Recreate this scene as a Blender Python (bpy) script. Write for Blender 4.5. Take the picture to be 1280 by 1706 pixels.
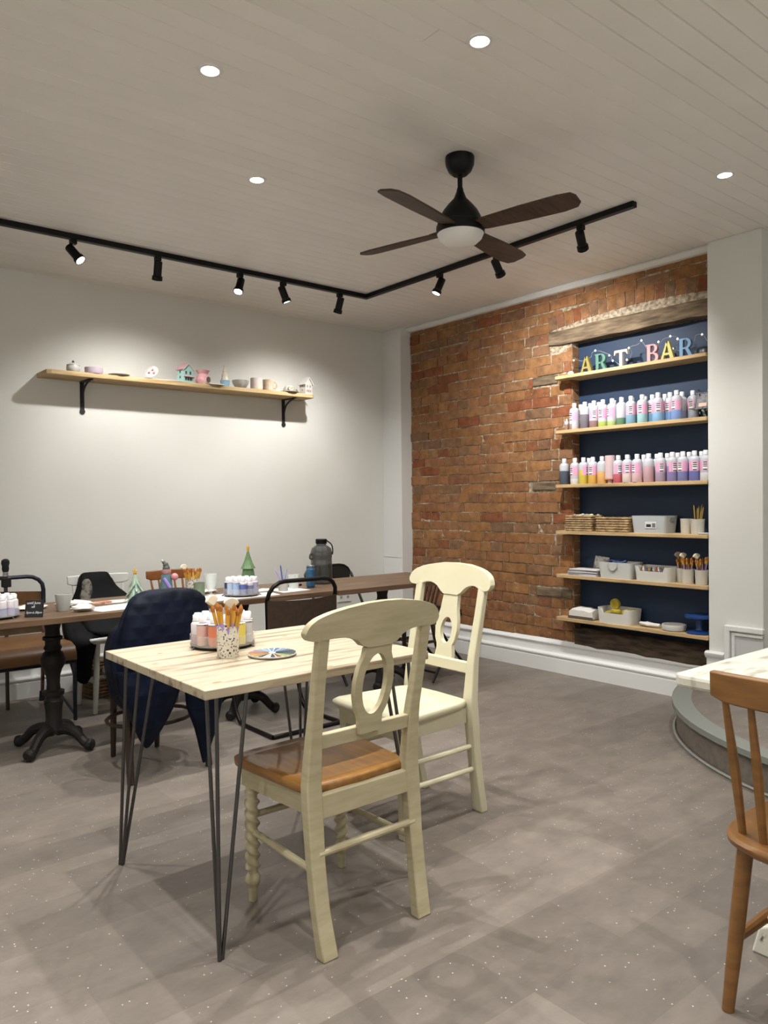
import bpy, math, random
from mathutils import Vector, Matrix

for o in list(bpy.data.objects): bpy.data.objects.remove(o)
scene = bpy.context.scene
COL = scene.collection
R = math.radians
rnd = random.Random(7)

# ------------------------------------------------------------------ camera
cam_d = bpy.data.cameras.new('camera'); cam = bpy.data.objects.new('camera', cam_d); COL.objects.link(cam)
cam_d.sensor_fit = 'HORIZONTAL'; cam_d.sensor_width = 36.0
cam_d.lens = 36.0 * 1281.0 / 1280.0
cam_d.clip_start = .02; cam_d.clip_end = 60
def _cam(yaw, pitch, roll, h):
    a, b, r = R(yaw), R(pitch), R(roll)
    fw = Vector((math.sin(a)*math.cos(b), math.cos(a)*math.cos(b), math.sin(b)))
    rt = Vector((math.cos(a), -math.sin(a), 0)); up = rt.cross(fw)
    rt2 = rt*math.cos(r) + up*math.sin(r); up2 = -rt*math.sin(r) + up*math.cos(r)
    m = Matrix((rt2, up2, -fw)).transposed().to_4x4(); m.translation = (0, 0, h)
    cam.matrix_world = m
_cam(39.35, -.75, -.6, 1.22)
scene.camera = cam

# ------------------------------------------------------------------ world, exposure
w = bpy.data.worlds.new('world'); scene.world = w; w.use_nodes = True
w.node_tree.nodes['Background'].inputs[0].default_value = (.75, .82, 1, 1)
w.node_tree.nodes['Background'].inputs[1].default_value = .05
vs = scene.view_settings
vs.view_transform = 'Standard'; vs.look = 'None'; vs.gamma = 1.0; vs.use_curve_mapping = False
EXPOSURE = 1.02
vs.exposure = EXPOSURE
cy = scene.cycles
cy.max_bounces = 5; cy.diffuse_bounces = 3; cy.glossy_bounces = 2; cy.transmission_bounces = 3; cy.transparent_max_bounces = 6
cy.caustics_reflective = False; cy.caustics_refractive = False
DOWN_W, TRACK_W = 44.0, 26.0
LAMP_COL = (1.0, .98, .945)

# ------------------------------------------------------------------ room numbers
CEIL = 2.71          # ceiling
YB = 5.24            # back wall
XB = 4.40            # brick face
XL, YF = -1.7, -2.6  # walls out of view

# ------------------------------------------------------------------ helpers
def lin(h):
    h = h.lstrip('#'); out = []
    for i in (0, 2, 4):
        c = int(h[i:i+2], 16)/255
        out.append(c/12.92 if c <= .04045 else ((c+.055)/1.055)**2.4)
    return (*out, 1.0)

_M = {}
def M(name, col, rough=.5, metal=0.0, col2=None, scale=12.0, stretch=(1, 1, 1), contrast=(.35, .65), detail=4,
      bump=0.0, bscale=80.0, rand=0.0, trans=0.0, ior=1.45, emit=None, estr=0.0, coat=0.0, spec=.5, alpha=1.0, space='Object'):
    if name in _M: return _M[name]
    m = bpy.data.materials.new(name); m.use_nodes = True; nt = m.node_tree; N = nt.nodes; L = nt.links
    b = N['Principled BSDF']
    b.inputs['Base Color'].default_value = lin(col); b.inputs['Roughness'].default_value = rough
    b.inputs['Metallic'].default_value = metal; b.inputs['IOR'].default_value = ior
    b.inputs['Transmission Weight'].default_value = trans; b.inputs['Coat Weight'].default_value = coat
    b.inputs['Specular IOR Level'].default_value = spec; b.inputs['Alpha'].default_value = alpha
    if emit: b.inputs['Emission Color'].default_value = lin(emit); b.inputs['Emission Strength'].default_value = estr
    if col2 or bump or rand:
        tc = N.new('ShaderNodeTexCoord'); mp = N.new('ShaderNodeMapping'); mp.inputs['Scale'].default_value = stretch
        L.new(tc.outputs[space], mp.inputs['Vector'])
        oi = N.new('ShaderNodeObjectInfo')
        vec = mp.outputs['Vector']
        if rand:
            va = N.new('ShaderNodeVectorMath'); va.operation = 'ADD'
            mu = N.new('ShaderNodeMath'); mu.operation = 'MULTIPLY'; mu.inputs[1].default_value = 37.0
            L.new(oi.outputs['Random'], mu.inputs[0]); L.new(mu.outputs[0], va.inputs[1]); L.new(vec, va.inputs[0]); vec = va.outputs[0]
        last = None
        if col2:
            nz = N.new('ShaderNodeTexNoise'); nz.inputs['Scale'].default_value = scale; nz.inputs['Detail'].default_value = detail
            L.new(vec, nz.inputs['Vector'])
            cr = N.new('ShaderNodeValToRGB'); e = cr.color_ramp.elements
            e[0].position, e[1].position = contrast; e[0].color = lin(col); e[1].color = lin(col2)
            L.new(nz.outputs['Fac'], cr.inputs['Fac']); last = cr.outputs['Color']
        if rand:
            hs = N.new('ShaderNodeHueSaturation'); mr = N.new('ShaderNodeMapRange')
            mr.inputs['To Min'].default_value = 1-rand; mr.inputs['To Max'].default_value = 1+rand
            L.new(oi.outputs['Random'], mr.inputs['Value']); L.new(mr.outputs[0], hs.inputs['Value'])
            if last: L.new(last, hs.inputs['Color'])
            else: hs.inputs['Color'].default_value = lin(col)
            last = hs.outputs['Color']
        if last: L.new(last, b.inputs['Base Color'])
        if bump:
            n2 = N.new('ShaderNodeTexNoise'); n2.inputs['Scale'].default_value = bscale; n2.inputs['Detail'].default_value = 5
            L.new(vec, n2.inputs['Vector']); bp = N.new('ShaderNodeBump'); bp.inputs['Strength'].default_value = bump
            bp.inputs['Distance'].default_value = .004
            L.new(n2.outputs['Fac'], bp.inputs['Height']); L.new(bp.outputs['Normal'], b.inputs['Normal'])
    _M[name] = m
    return m

class MB:
    """collects geometry; build() links it as ONE mesh object"""
    def __init__(s): s.v = []; s.f = []
    def add(s, vs, fs):
        k = len(s.v); s.v += [tuple(v) for v in vs]; s.f += [tuple(i+k for i in f) for f in fs]; return s
    def box(s, x0, x1, y0, y1, z0, z1):
        return s.add([(x, y, z) for z in (z0, z1) for y in (y0, y1) for x in (x0, x1)],
                     [(0, 2, 3, 1), (4, 5, 7, 6), (0, 1, 5, 4), (2, 6, 7, 3), (0, 4, 6, 2), (1, 3, 7, 5)])
    def prism(s, poly, a0, a1, axis='y'):
        """poly in the plane (x,z) for y, (y,z) for x, (x,y) for z"""
        n = len(poly)
        def P(u, t, a): return {'y': (u, a, t), 'x': (a, u, t), 'z': (u, t, a)}[axis]
        vs = [P(u, t, a0) for u, t in poly] + [P(u, t, a1) for u, t in poly]
        fs = [tuple(range(n)), tuple(range(2*n-1, n-1, -1))] + [(i, i+n, (i+1) % n + n, (i+1) % n) for i in range(n)]
        return s.add(vs, fs)
    def ringprism(s, outer, inner, a0, a1, axis='y'):
        n = len(outer)
        def P(u, t, a): return {'y': (u, a, t), 'x': (a, u, t), 'z': (u, t, a)}[axis]
        vs = [P(*q, a0) for q in outer]+[P(*q, a0) for q in inner]+[P(*q, a1) for q in outer]+[P(*q, a1) for q in inner]
        fs = []
        for i in range(n):
            j = (i+1) % n
            fs += [(i, j, n+j, n+i), (2*n+j, 2*n+i, 3*n+i, 3*n+j), (i, 2*n+i, 2*n+j, j), (n+j, 3*n+j, 3*n+i, n+i)]
        return s.add(vs, fs)
    def loft(s, rings, cap=True, closed=False):
        n = len(rings[0]); vs = [p for r in rings for p in r]; fs = []
        m = len(rings)
        for k in range(m if closed else m-1):
            a, b = k*n, ((k+1) % m)*n
            fs += [(a+i, a+(i+1) % n, b+(i+1) % n, b+i) for i in range(n)]
        if cap and not closed: fs += [tuple(range(n-1, -1, -1)), tuple(range((m-1)*n, m*n))]
        return s.add(vs, fs)
    def lathe(s, prof, n=20, c=(0, 0, 0), sx=1, sy=1):
        rings = [[(c[0]+max(r, 1e-4)*sx*math.cos(2*math.pi*i/n), c[1]+max(r, 1e-4)*sy*math.sin(2*math.pi*i/n), c[2]+z) for i in range(n)] for r, z in prof]
        return s.loft(rings)
    def tube(s, pts, r, n=8, closed=False, flat=1.0):
        pts = [Vector(p) for p in pts]; m = len(pts)
        rr = r if isinstance(r, (list, tuple)) else [r]*m
        rings = []; prev = None
        for i, p in enumerate(pts):
            if closed: t = pts[(i+1) % m]-pts[i-1]
            else: t = pts[min(i+1, m-1)]-pts[max(i-1, 0)]
            t.normalize()
            if prev is None:
                a = Vector((0, 0, 1)) if abs(t.z) < .9 else Vector((1, 0, 0))
                u = t.cross(a).normalized()
            else:
                u = (prev - t*prev.dot(t)).normalized()
            prev = u; v = t.cross(u)
            rings.append([tuple(p+(u*math.cos(2*math.pi*k/n)+v*flat*math.sin(2*math.pi*k/n))*rr[i]) for k in range(n)])
        return s.loft(rings, closed=closed)
    def sphere(s, c, r, n=12, m=8, sz=1.0):
        return s.lathe([(r*math.sin(math.pi*k/m), -r*sz*math.cos(math.pi*k/m)) for k in range(m+1)], n, c)
    def map(s, fn): s.v = [tuple(fn(*p)) for p in s.v]; return s
    def mesh(s, name, mat, smooth=35):
        me = bpy.data.meshes.new(name); me.from_pydata(s.v, [], s.f); me.validate(); me.update()
        import bmesh
        bm = bmesh.new(); bm.from_mesh(me); bmesh.ops.recalc_face_normals(bm, faces=bm.faces); bm.to_mesh(me); bm.free()
        if mat: me.materials.append(mat)
        if smooth:
            me.shade_smooth(); me.set_sharp_from_angle(angle=R(smooth))
        return me
    def build(s, name, mat, parent=None, smooth=35, bev=0.0, label=None):
        return link(name, s.mesh(name, mat, smooth), parent, bev, label)
def link(name, me, parent=None, bev=0.0, label=None):
    o = bpy.data.objects.new(name, me); COL.objects.link(o); o.parent = parent
    if bev:
        b = o.modifiers.new('bevel', 'BEVEL'); b.width = bev; b.segments = 2; b.limit_method = 'ANGLE'; b.angle_limit = R(40)
    if label: o['label'] = label
    return o
def tag(o, label, cat, group=None):
    o['label'] = label; o['category'] = cat
    if group: o['group'] = group
    return o
def thing(name, label, cat, loc=(0, 0, 0), rz=0.0, group=None):
    o = bpy.data.objects.new(name, None); COL.objects.link(o); o.empty_display_size = .05
    o.location = loc; o.rotation_euler = (0, 0, R(rz))
    return tag(o, label, cat, group)
def struct(o): o['kind'] = 'structure'; return o
def dup(o, loc, rz=None, label=None, parent=None):
    """copy a thing with its parts and sub-parts"""
    c = o.copy(); COL.objects.link(c)
    if parent is None:
        c.location = loc
        if rz is not None: c.rotation_euler = (0, 0, R(rz))
        if label: c['label'] = label
    else: c.parent = parent
    for ch in list(o.children): dup(ch, None, parent=c)
    return c
def arc(cx, cy, r, a0, a1, n):
    return [(cx+r*math.cos(R(a0+(a1-a0)*i/n)), cy+r*math.sin(R(a0+(a1-a0)*i/n))) for i in range(n+1)]
def rrect(x0, x1, y0, y1, r, n=4):
    return arc(x1-r, y1-r, r, 0, 90, n)+arc(x0+r, y1-r, r, 90, 180, n)+arc(x0+r, y0+r, r, 180, 270, n)+arc(x1-r, y0+r, r, 270, 360, n)
def smoothpath(pts, n=6):
    """Catmull-Rom through the points"""
    P = [Vector(p) for p in pts]; P = [2*P[0]-P[1]]+P+[2*P[-1]-P[-2]]; out = []
    for i in range(1, len(P)-2):
        for k in range(n):
            t = k/n; a, b, c, d = P[i-1], P[i], P[i+1], P[i+2]
            out.append(.5*((2*b)+(c-a)*t+(2*a-5*b+4*c-d)*t*t+(3*b-a-3*c+d)*t**3))
    return out+[P[-2]]

# ------------------------------------------------------------------ materials
WALL = M('painted_plaster', '#d5d5cf', .75, bump=.05, bscale=120, col2='#d9d9d4', scale=2)
CEILM = M('ceiling_board_paint', '#e6e3de', .5, col2='#e9e6e2', scale=3, rand=.015)
GROOVE = M('ceiling_groove', '#b9b4aa', .8)
WHITE = M('white_gloss_paint', '#dcdcda', .4)
GREYP = M('grey_panel_paint', '#c0c0bf', .5)
BLACKM = M('black_metal', '#050608', .45, spec=.3)
CHROME = M('brushed_steel', '#b8b8b8', .3, metal=1)
MORTAR = M('lime_mortar', '#7a6751', .95, col2='#bfb29d', scale=38, bump=.8, bscale=90, space='Generated', stretch=(1, 3, 3))
NAVY = M('navy_paint', '#1d3049', .55)
OLDWOOD = M('old_timber', '#4a3d30', .9, col2='#8a775f', scale=7, stretch=(5, 1.0, 6), contrast=(.3, .75), bump=.9, bscale=40)
PINE = M('rough_pine_shelf', '#c0a377', .7, col2='#8f7450', scale=6, stretch=(9, .8, 9), contrast=(.45, .8), bump=.25, rand=.05)
IRON = M('cast_iron', '#080706', .65, col2='#1a120f', scale=20, bump=.4, bscale=60)

def brick_mat():
    m = bpy.data.materials.new('old_red_brick'); m.use_nodes = True; N = m.node_tree.nodes; L = m.node_tree.links
    b = N['Principled BSDF']; b.inputs['Roughness'].default_value = .9; b.inputs['Specular IOR Level'].default_value = .2
    oi = N.new('ShaderNodeObjectInfo'); tc = N.new('ShaderNodeTexCoord')
    mu = N.new('ShaderNodeMath'); mu.operation = 'MULTIPLY'; mu.inputs[1].default_value = 53
    va = N.new('ShaderNodeVectorMath'); L.new(oi.outputs['Random'], mu.inputs[0]); L.new(mu.outputs[0], va.inputs[1]); L.new(tc.outputs['Object'], va.inputs[0])
    cr = N.new('ShaderNodeValToRGB'); cr.color_ramp.interpolation = 'LINEAR'; e = cr.color_ramp.elements
    e[0].position = 0; e[0].color = lin('#8e6242'); e[1].position = 1; e[1].color = lin('#8a5c3e')
    for p, c in ((.12, '#9d704d'), (.3, '#946a44'), (.45, '#a0744c'), (.6, '#8a6a50'), (.72, '#9a6c4a'), (.82, '#80664f'), (.92, '#8f563b')):
        k = e.new(p); k.color = lin(c)
    L.new(oi.outputs['Random'], cr.inputs['Fac'])
    nz = N.new('ShaderNodeTexNoise'); nz.inputs['Scale'].default_value = 16; nz.inputs['Detail'].default_value = 6; nz.inputs['Roughness'].default_value = .65
    L.new(va.outputs[0], nz.inputs['Vector'])
    r2 = N.new('ShaderNodeValToRGB'); r2.color_ramp.elements[0].position = .32; r2.color_ramp.elements[0].color = (.45, .45, .45, 1)
    r2.color_ramp.elements[1].position = .7; r2.color_ramp.elements[1].color = (1.15, 1.12, 1.1, 1); L.new(nz.outputs['Fac'], r2.inputs['Fac'])
    mx = N.new('ShaderNodeMix'); mx.data_type = 'RGBA'; mx.blend_type = 'MULTIPLY'; mx.inputs['Factor'].default_value = .85
    L.new(cr.outputs['Color'], mx.inputs[6]); L.new(r2.outputs['Color'], mx.inputs[7])
    # lime smears left on the faces
    n3 = N.new('ShaderNodeTexNoise'); n3.inputs['Scale'].default_value = 34; n3.inputs['Detail'].default_value = 3; L.new(va.outputs[0], n3.inputs['Vector'])
    r3 = N.new('ShaderNodeValToRGB'); r3.color_ramp.elements[0].position = .66; r3.color_ramp.elements[0].color = (0, 0, 0, 1)
    r3.color_ramp.elements[1].position = .78; r3.color_ramp.elements[1].color = (.55, .55, .55, 1); L.new(n3.outputs['Fac'], r3.inputs['Fac'])
    m2 = N.new('ShaderNodeMix'); m2.data_type = 'RGBA'; L.new(r3.outputs['Color'], m2.inputs['Factor']); L.new(mx.outputs[2], m2.inputs[6]); m2.inputs[7].default_value = lin('#b79f80')
    L.new(m2.outputs[2], b.inputs['Base Color'])
    bp = N.new('ShaderNodeBump'); bp.inputs['Strength'].default_value = .9; bp.inputs['Distance'].default_value = .006
    L.new(nz.outputs['Fac'], bp.inputs['Height']); L.new(bp.outputs['Normal'], b.inputs['Normal'])
    return m
BRICK = brick_mat()

def floor_mat(name, a, c, rand):
    m = bpy.data.materials.new(name); m.use_nodes = True; N = m.node_tree.nodes; L = m.node_tree.links
    b = N['Principled BSDF']; b.inputs['Roughness'].default_value = .48; b.inputs['Specular IOR Level'].default_value = .35
    tc = N.new('ShaderNodeTexCoord'); oi = N.new('ShaderNodeObjectInfo')
    ge = N.new('ShaderNodeNewGeometry')
    nz = N.new('ShaderNodeTexNoise'); nz.inputs['Scale'].default_value = 7; nz.inputs['Detail'].default_value = 7; nz.inputs['Roughness'].default_value = .7
    mp = N.new('ShaderNodeMapping'); mp.inputs['Scale'].default_value = (.8, 1.3, 1); L.new(ge.outputs['Position'], mp.inputs['Vector']); L.new(mp.outputs[0], nz.inputs['Vector'])
    cr = N.new('ShaderNodeValToRGB'); e = cr.color_ramp.elements; e[0].position = .3; e[0].color = lin(a); e[1].position = .72; e[1].color = lin(c)
    L.new(nz.outputs['Fac'], cr.inputs['Fac'])
    hs = N.new('ShaderNodeHueSaturation'); mr = N.new('ShaderNodeMapRange'); mr.inputs['To Min'].default_value = 1-rand; mr.inputs['To Max'].default_value = 1+rand
    L.new(oi.outputs['Random'], mr.inputs['Value']); L.new(mr.outputs[0], hs.inputs['Value']); L.new(cr.outputs['Color'], hs.inputs['Color'])
    vo = N.new('ShaderNodeTexVoronoi'); vo.inputs['Scale'].default_value = 44; L.new(ge.outputs['Position'], vo.inputs['Vector'])
    r2 = N.new('ShaderNodeValToRGB'); q = r2.color_ramp.elements; q[0].position = .06; q[0].color = (1, 1, 1, 1); q[1].position = .12; q[1].color = (0, 0, 0, 1)
    L.new(vo.outputs['Distance'], r2.inputs['Fac'])
    sp = N.new('ShaderNodeMath'); sp.operation = 'GREATER_THAN'; sp.inputs[1].default_value = .45
    se = N.new('ShaderNodeSeparateColor'); L.new(vo.outputs['Color'], se.inputs[0]); L.new(se.outputs[0], sp.inputs[0])
    ml = N.new('ShaderNodeMath'); ml.operation = 'MULTIPLY'; L.new(r2.outputs['Color'], ml.inputs[0]); L.new(sp.outputs[0], ml.inputs[1])
    mx = N.new('ShaderNodeMix'); mx.data_type = 'RGBA'; L.new(ml.outputs[0], mx.inputs['Factor']); L.new(hs.outputs['Color'], mx.inputs[6]); mx.inputs[7].default_value = lin('#c9c6c0')
    L.new(mx.outputs[2], b.inputs['Base Color'])
    bp = N.new('ShaderNodeBump'); bp.inputs['Strength'].default_value = .15; bp.inputs['Distance'].default_value = .002
    n4 = N.new('ShaderNodeTexNoise'); n4.inputs['Scale'].default_value = 90; L.new(ge.outputs['Position'], n4.inputs['Vector'])
    L.new(n4.outputs['Fac'], bp.inputs['Height']); L.new(bp.outputs['Normal'], b.inputs['Normal'])
    return m
VINYL = floor_mat('grey_vinyl', '#6a625b', '#80776e', .14)
VINYLB = floor_mat('grey_vinyl_base', '#6a625b', '#80776e', 0)

# ------------------------------------------------------------------ setting: floor
fl = struct(MB().box(XL, 5.6, YF, YB+.1, -.12, -.004).build('floor', VINYLB, None, 0))
PW, PLN = .25, 1.0
def plank_mesh(x0, x1):
    c = .0002; g = 0.0; mb = MB(); y0, y1 = g, PW-g; x0 += g; x1 -= g
    mb.add([(x0, y0, -.004), (x1, y0, -.004), (x1, y1, -.004), (x0, y1, -.004), (x0, y0, -c), (x1, y0, -c), (x1, y1, -c), (x0, y1, -c),
            (x0+c, y0+c, 0), (x1-c, y0+c, 0), (x1-c, y1-c, 0), (x0+c, y1-c, 0)],
           [(8, 9, 10, 11)]+[(i, (i+1) % 4, (i+1) % 4+4, i+4) for i in range(4)]+[(i+4, (i+1) % 4+4, (i+1) % 4+8, i+8) for i in range(4)])
    return mb.mesh('floor_plank', VINYL, 0)
full = plank_mesh(0, PLN)
y = YB-.005-PW; row = 0
while y > -.6:
    x = -1.0 - [0, .37, .68, .15, .52, .85][row % 6]
    while x < 5.3:
        x0, x1 = max(x, -1.0), min(x+PLN, 5.3)
        if x1-x0 > .02 and not (x0 > 4.45 and y > 2.2):
            me = full if x1-x0 > PLN-.001 else plank_mesh(0, x1-x0)
            o = link('floor_plank', me, fl); o.location = (x0, y, 0)
        x += PLN
    y -= PW; row += 1

# ------------------------------------------------------------------ setting: ceiling of grooved boards
ce = struct(MB().box(XL, 5.6, YF, YB+.1, CEIL+.006, CEIL+.1).build('ceiling', GROOVE, None, 0))
BW = .0843
def board_mesh(x0, x1):
    c = .0035; p = [(0.0003, .006), (.0003, c), (c, 0), (BW-c, 0), (BW-.0003, c), (BW-.0003, .006)]
    return MB().prism(p, x0, x1, 'x').mesh('ceiling_board', CEILM, 0)
bmain = board_mesh(XL, 4.75)
yy = 1.604; 
while yy > YF: yy -= BW
k = 0
while yy < YB:
    if yy > YF:
        js = {17: [1.1], 23: [2.0], 31: [.9], 33: [1.35], 40: [2.2], 52: [1.7], 27: [3.1]}.get(k)
        if js:
            for a, b_ in zip([XL]+js, js+[4.75]):
                o = link('ceiling_board', board_mesh(a+.0008, b_-.0008), ce); o.location = (0, yy, CEIL)
        else:
            o = link('ceiling_board', bmain, ce); o.location = (0, yy, CEIL)
    yy += BW; k += 1

# ------------------------------------------------------------------ setting: walls
struct(MB().box(XL, 5.6, YB, YB+.12, 0, CEIL).build('wall_back', WALL, None, 0))
struct(MB().box(XL-.12, XL, YF, YB, 0, CEIL).build('wall_left', WALL, None, 0))
struct(MB().box(XL, 5.6, YF-.12, YF, 0, CEIL).build('wall_front', WALL, None, 0))
struct(MB().box(4.75, 4.87, YF, 1.96, 0, CEIL).build('wall_side', WALL, None, 0))
# boxed pipe in the corner: left face towards the room, front face beside the bricks
pb = struct(MB().box(4.29, XB+.02, 4.99, YB, 0, CEIL).build('trim_1', WHITE, None, 0, bev=.003))
MB().box(4.287, 4.2905, 4.993, YB-.001, .74, .743).build('seam', GREYP, pb, 0)
# post at the right end of the brick wall
post = struct(MB().box(4.32, 4.76, 1.96, 2.275, 0, CEIL).build('trim_2', WALL, None, 0, bev=.003))
MB().box(4.298, 4.32, 2.172, 2.28, 0, .322).build('plinth', WHITE, post, 0, bev=.004)
MB().prism([(4.285, .31), (4.285, .322), (4.30, .33), (4.32, .33), (4.32, .29), (4.298, .29)], 2.172, 2.285, 'y').build('moulding', WHITE, post)
MB().box(4.306, 4.32, 1.955, 2.172, 0, .47).build('panel', GREYP, post, 0)
for (a, b_, c, d) in ((1.95, 2.172, .462, .495), (2.14, 2.172, 0, .47)):
    MB().box(4.29, 4.32, a, b_, c, d).build('moulding', WHITE, post, 0, bev=.006)
for (a, b_, c, d) in ((1.955, 2.128, .438, .456), (2.112, 2.13, 0, .452)):
    MB().box(4.297, 4.32, a, b_, c, d).build('moulding', WHITE, post, 0, bev=.005)

# ------------------------------------------------------------------ setting: brick wall with the shelf niche
NY0, NY1, NZ0, NZ1 = 2.26, 3.30, .34, 2.308     # niche opening
wr = MB()
XM = XB+.007
wr.box(XM, 4.75, NY1, YB, 0, CEIL).box(XM, 4.75, 2.0, NY1, NZ1+.1, CEIL).box(XM, 4.75, 2.0, NY1, 0, .25).box(4.49, 4.75, 2.0, NY1, .25, NZ1+.1)
wr = struct(wr.build('wall_right', MORTAR, None, 0))
MB().box(4.478, 4.49, 2.01, NY1-.004, .26, NZ1).build('niche_panel', NAVY, wr, 0, label='dark navy back panel of the niche')
rb = random.Random(3)
def brick_mesh(L, H, depth=.035):
    """front towards -X, rough edges; local y 0..L, z 0..H"""
    nu, nv = max(2, int(L/.055)), 2
    g = []
    for j in range(nv+1):
        for i in range(nu+1):
            u, t = i/nu, j/nv
            edge = i in (0, nu) or j in (0, nv)
            dx = rb.uniform(.000, .004) if edge else rb.uniform(-.004, .002)
            g.append((dx, u*L+(rb.uniform(-.0045, .0035)), t*H+rb.uniform(-.0045, .0035)))
    n = nu+1; fs = [(j*n+i, j*n+i+1, (j+1)*n+i+1, (j+1)*n+i) for j in range(nv) for i in range(nu)]
    per = [i for i in range(n)]+[j*n+nu for j in range(1, nv+1)]+[nv*n+i for i in range(nu-1, -1, -1)]+[j*n for j in range(nv-1, 0, -1)]
    base = len(g); g2 = [(depth, g[p][1]*.985+L*.0075, g[p][2]*.97+H*.015) for p in per]
    fs += [(per[i], per[(i+1) % len(per)], base+(i+1) % len(per), base+i) for i in range(len(per))]
    return MB().add(g+g2, fs).mesh('brick', BRICK, 50)
CH = .0752
stretch = [brick_mesh(.224, CH-.0065) for _ in range(8)]
head = [brick_mesh(.108, CH-.0065) for _ in range(5)]
cache = {}
def put_brick(y0, y1, z, rot=0):
    L = y1-y0
    if L > .2: me = rb.choice(stretch)
    elif abs(L-.106) < .01: me = rb.choice(head)
    else:
        k = round(L, 2)
        me = cache.setdefault(k, brick_mesh(k, CH-.009))
    o = link('brick', me, wr); o.location = (XB+rb.uniform(-.004, .003), y0+rb.uniform(-.002, .002), z+rb.uniform(-.002, .002))
    o.rotation_euler = (R(rb.uniform(-.5, .5)), 0, R(rb.uniform(-.6, .6)))
    return o
# timber plugs let into the wall beside the niche, the lintel and the sill
PLUGS = [(3.42, 3.64, 2.045, 2.108), (3.44, 3.65, 1.292, 1.352), (3.31, 3.62, .53, .592)]
ARC_C, ARC_R = (2.75, -2.432), 4.905   # relieving arch over the lintel: centre (y,z) and radius of its underside
zc = .232
row = 0
while zc < CEIL-.03:
    hdr = row % 5 == 3
    L = .106 if hdr else .222
    y0 = 4.99 - L*[1, .5, .78, 1, .62][row % 5]
    y1 = 4.985
    while y1 > 1.99:
        a, b_ = max(y0, 2.0), y1
        # keep clear of niche, lintel, arch
        segs = [(a, b_)]
        zt = zc+CH-.009
        if zc < NZ1 and zt > .25:
            segs = [(max(a, NY1+.003), b_)] if b_ > NY1+.03 else []
        if zt > NZ1-.01 and zc < 2.418:                         # lintel bears 0.2 m into the wall
            segs = [(max(a, 3.492), b_)] if b_ > 3.53 else []
        elif zc >= 2.39:
            ra = math.hypot((a+b_)/2-ARC_C[0], zc+.03-ARC_C[1])
            if (a+b_)/2 < 3.46 and ra < ARC_R+.118: segs = []
        for (p, q) in segs:
            hit = any(q > P0+.02 and p < P1-.02 and zt > Z0+.01 and zc < Z1-.01 for P0, P1, Z0, Z1 in PLUGS)
            if hit: 
                for P0, P1, Z0, Z1 in PLUGS:
                    if zt > Z0+.01 and zc < Z1-.01:
                        if p < P0-.04: put_brick(p, P0-.006, zc)
                        if q > P1+.04: put_brick(P1+.006, q, zc)
            elif q-p > .03: put_brick(p, q-.008 if q-p < .2 else q, zc)
        y1 = y0-.010; y0 = y1-L
        if y1 < 2.3 and False: break
    zc += CH; row += 1
# the arch of bricks on edge
th = 96.6
while True:
    cy = ARC_C[0]+(ARC_R)*math.cos(R(th)); 
    if cy > 3.47: break
    if cy > 2.2:
        me = cache.setdefault('arch', brick_mesh(.061, .098))
        o = link('brick', me, wr); o.location = (XB+rb.uniform(-.003, .003), cy, ARC_C[1]+ARC_R*math.sin(R(th)))
        o.rotation_euler = (R(th-90), 0, 0)
    th -= math.degrees(.069/ARC_R)
# reveal bricks on the left side of the niche
zc = .26; row = 0
revm = None
while zc < NZ1-.05:
    L = .07
    me = cache.setdefault('rev', brick_mesh(L, CH-.009, .05))
    o = link('brick', me, wr); o.location = (XB+.008, NY1-.002, zc); o.rotation_euler = (0, 0, R(90))
    o.location = (4.478, NY1-.007, zc)
    zc += CH; row += 1
for P0, P1, Z0, Z1 in PLUGS:
    MB().box(XB-.006, XB+.04, P0, P1, Z0, Z1).build('timber_plug', OLDWOOD, wr, 0, bev=.006, label='dark timber block set in the brickwork')
def beam(y0, y1, z0, z1, x0, x1, n=14, seed=1):
    q = random.Random(seed); rings = []
    for i in range(n+1):
        y = y0+(y1-y0)*i/n; j = lambda s=.006: q.uniform(-s, s)
        rings.append([(x0+j(), y, z0+j()), (x1, y, z0+j()), (x1, y, z1+j()), (x0+.012+j(), y, z1+j()), (x0+j(), y, z1-.018+j())])
    return MB().loft(rings)
beam(2.0, 3.488, 2.312, 2.414, XB-.012, 4.48, seed=4).build('lintel', OLDWOOD, wr, 50, label='rough old timber lintel over the niche')
beam(2.0, 3.29, .20, .335, XB-.004, 4.48, seed=9).build('sill_timber', M('sill_timber', '#2c241d', .9, col2='#5a4a3b', scale=7, stretch=(5, 1, 6), bump=.9, bscale=40), wr, 50, label='dark weathered timber under the lowest shelf')
# crown strip and baseboards
struct(MB().prism([(4.35, CEIL-.002), (4.345, CEIL-.014), (4.372, CEIL-.036), (XB+.02, CEIL-.04), (XB+.02, CEIL-.002)], 2.275, 4.99, 'y').build('trim_3', WHITE, None, 20))
def base_profile(h):  # (distance from wall, z)
    return [(0, 0), (.042, 0), (.042, .098), (.036, .102), (.036, .106), (.043, .110), (.045, .120), (.040, .128), (.026, .136), (.02, .15), (.02, .188), (.028, .196), (.028, .203), (.004, h), (0, h)]
struct(MB().prism([(XB+.012-d, z) for d, z in base_profile(.228)], 2.28, 4.99, 'y').build('baseboard_right', WHITE, None, 25))
struct(MB().prism([(YB-d, z) for d, z in base_profile(.215)], XL, 4.29, 'x').build('baseboard_back', WHITE, None, 25))
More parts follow.
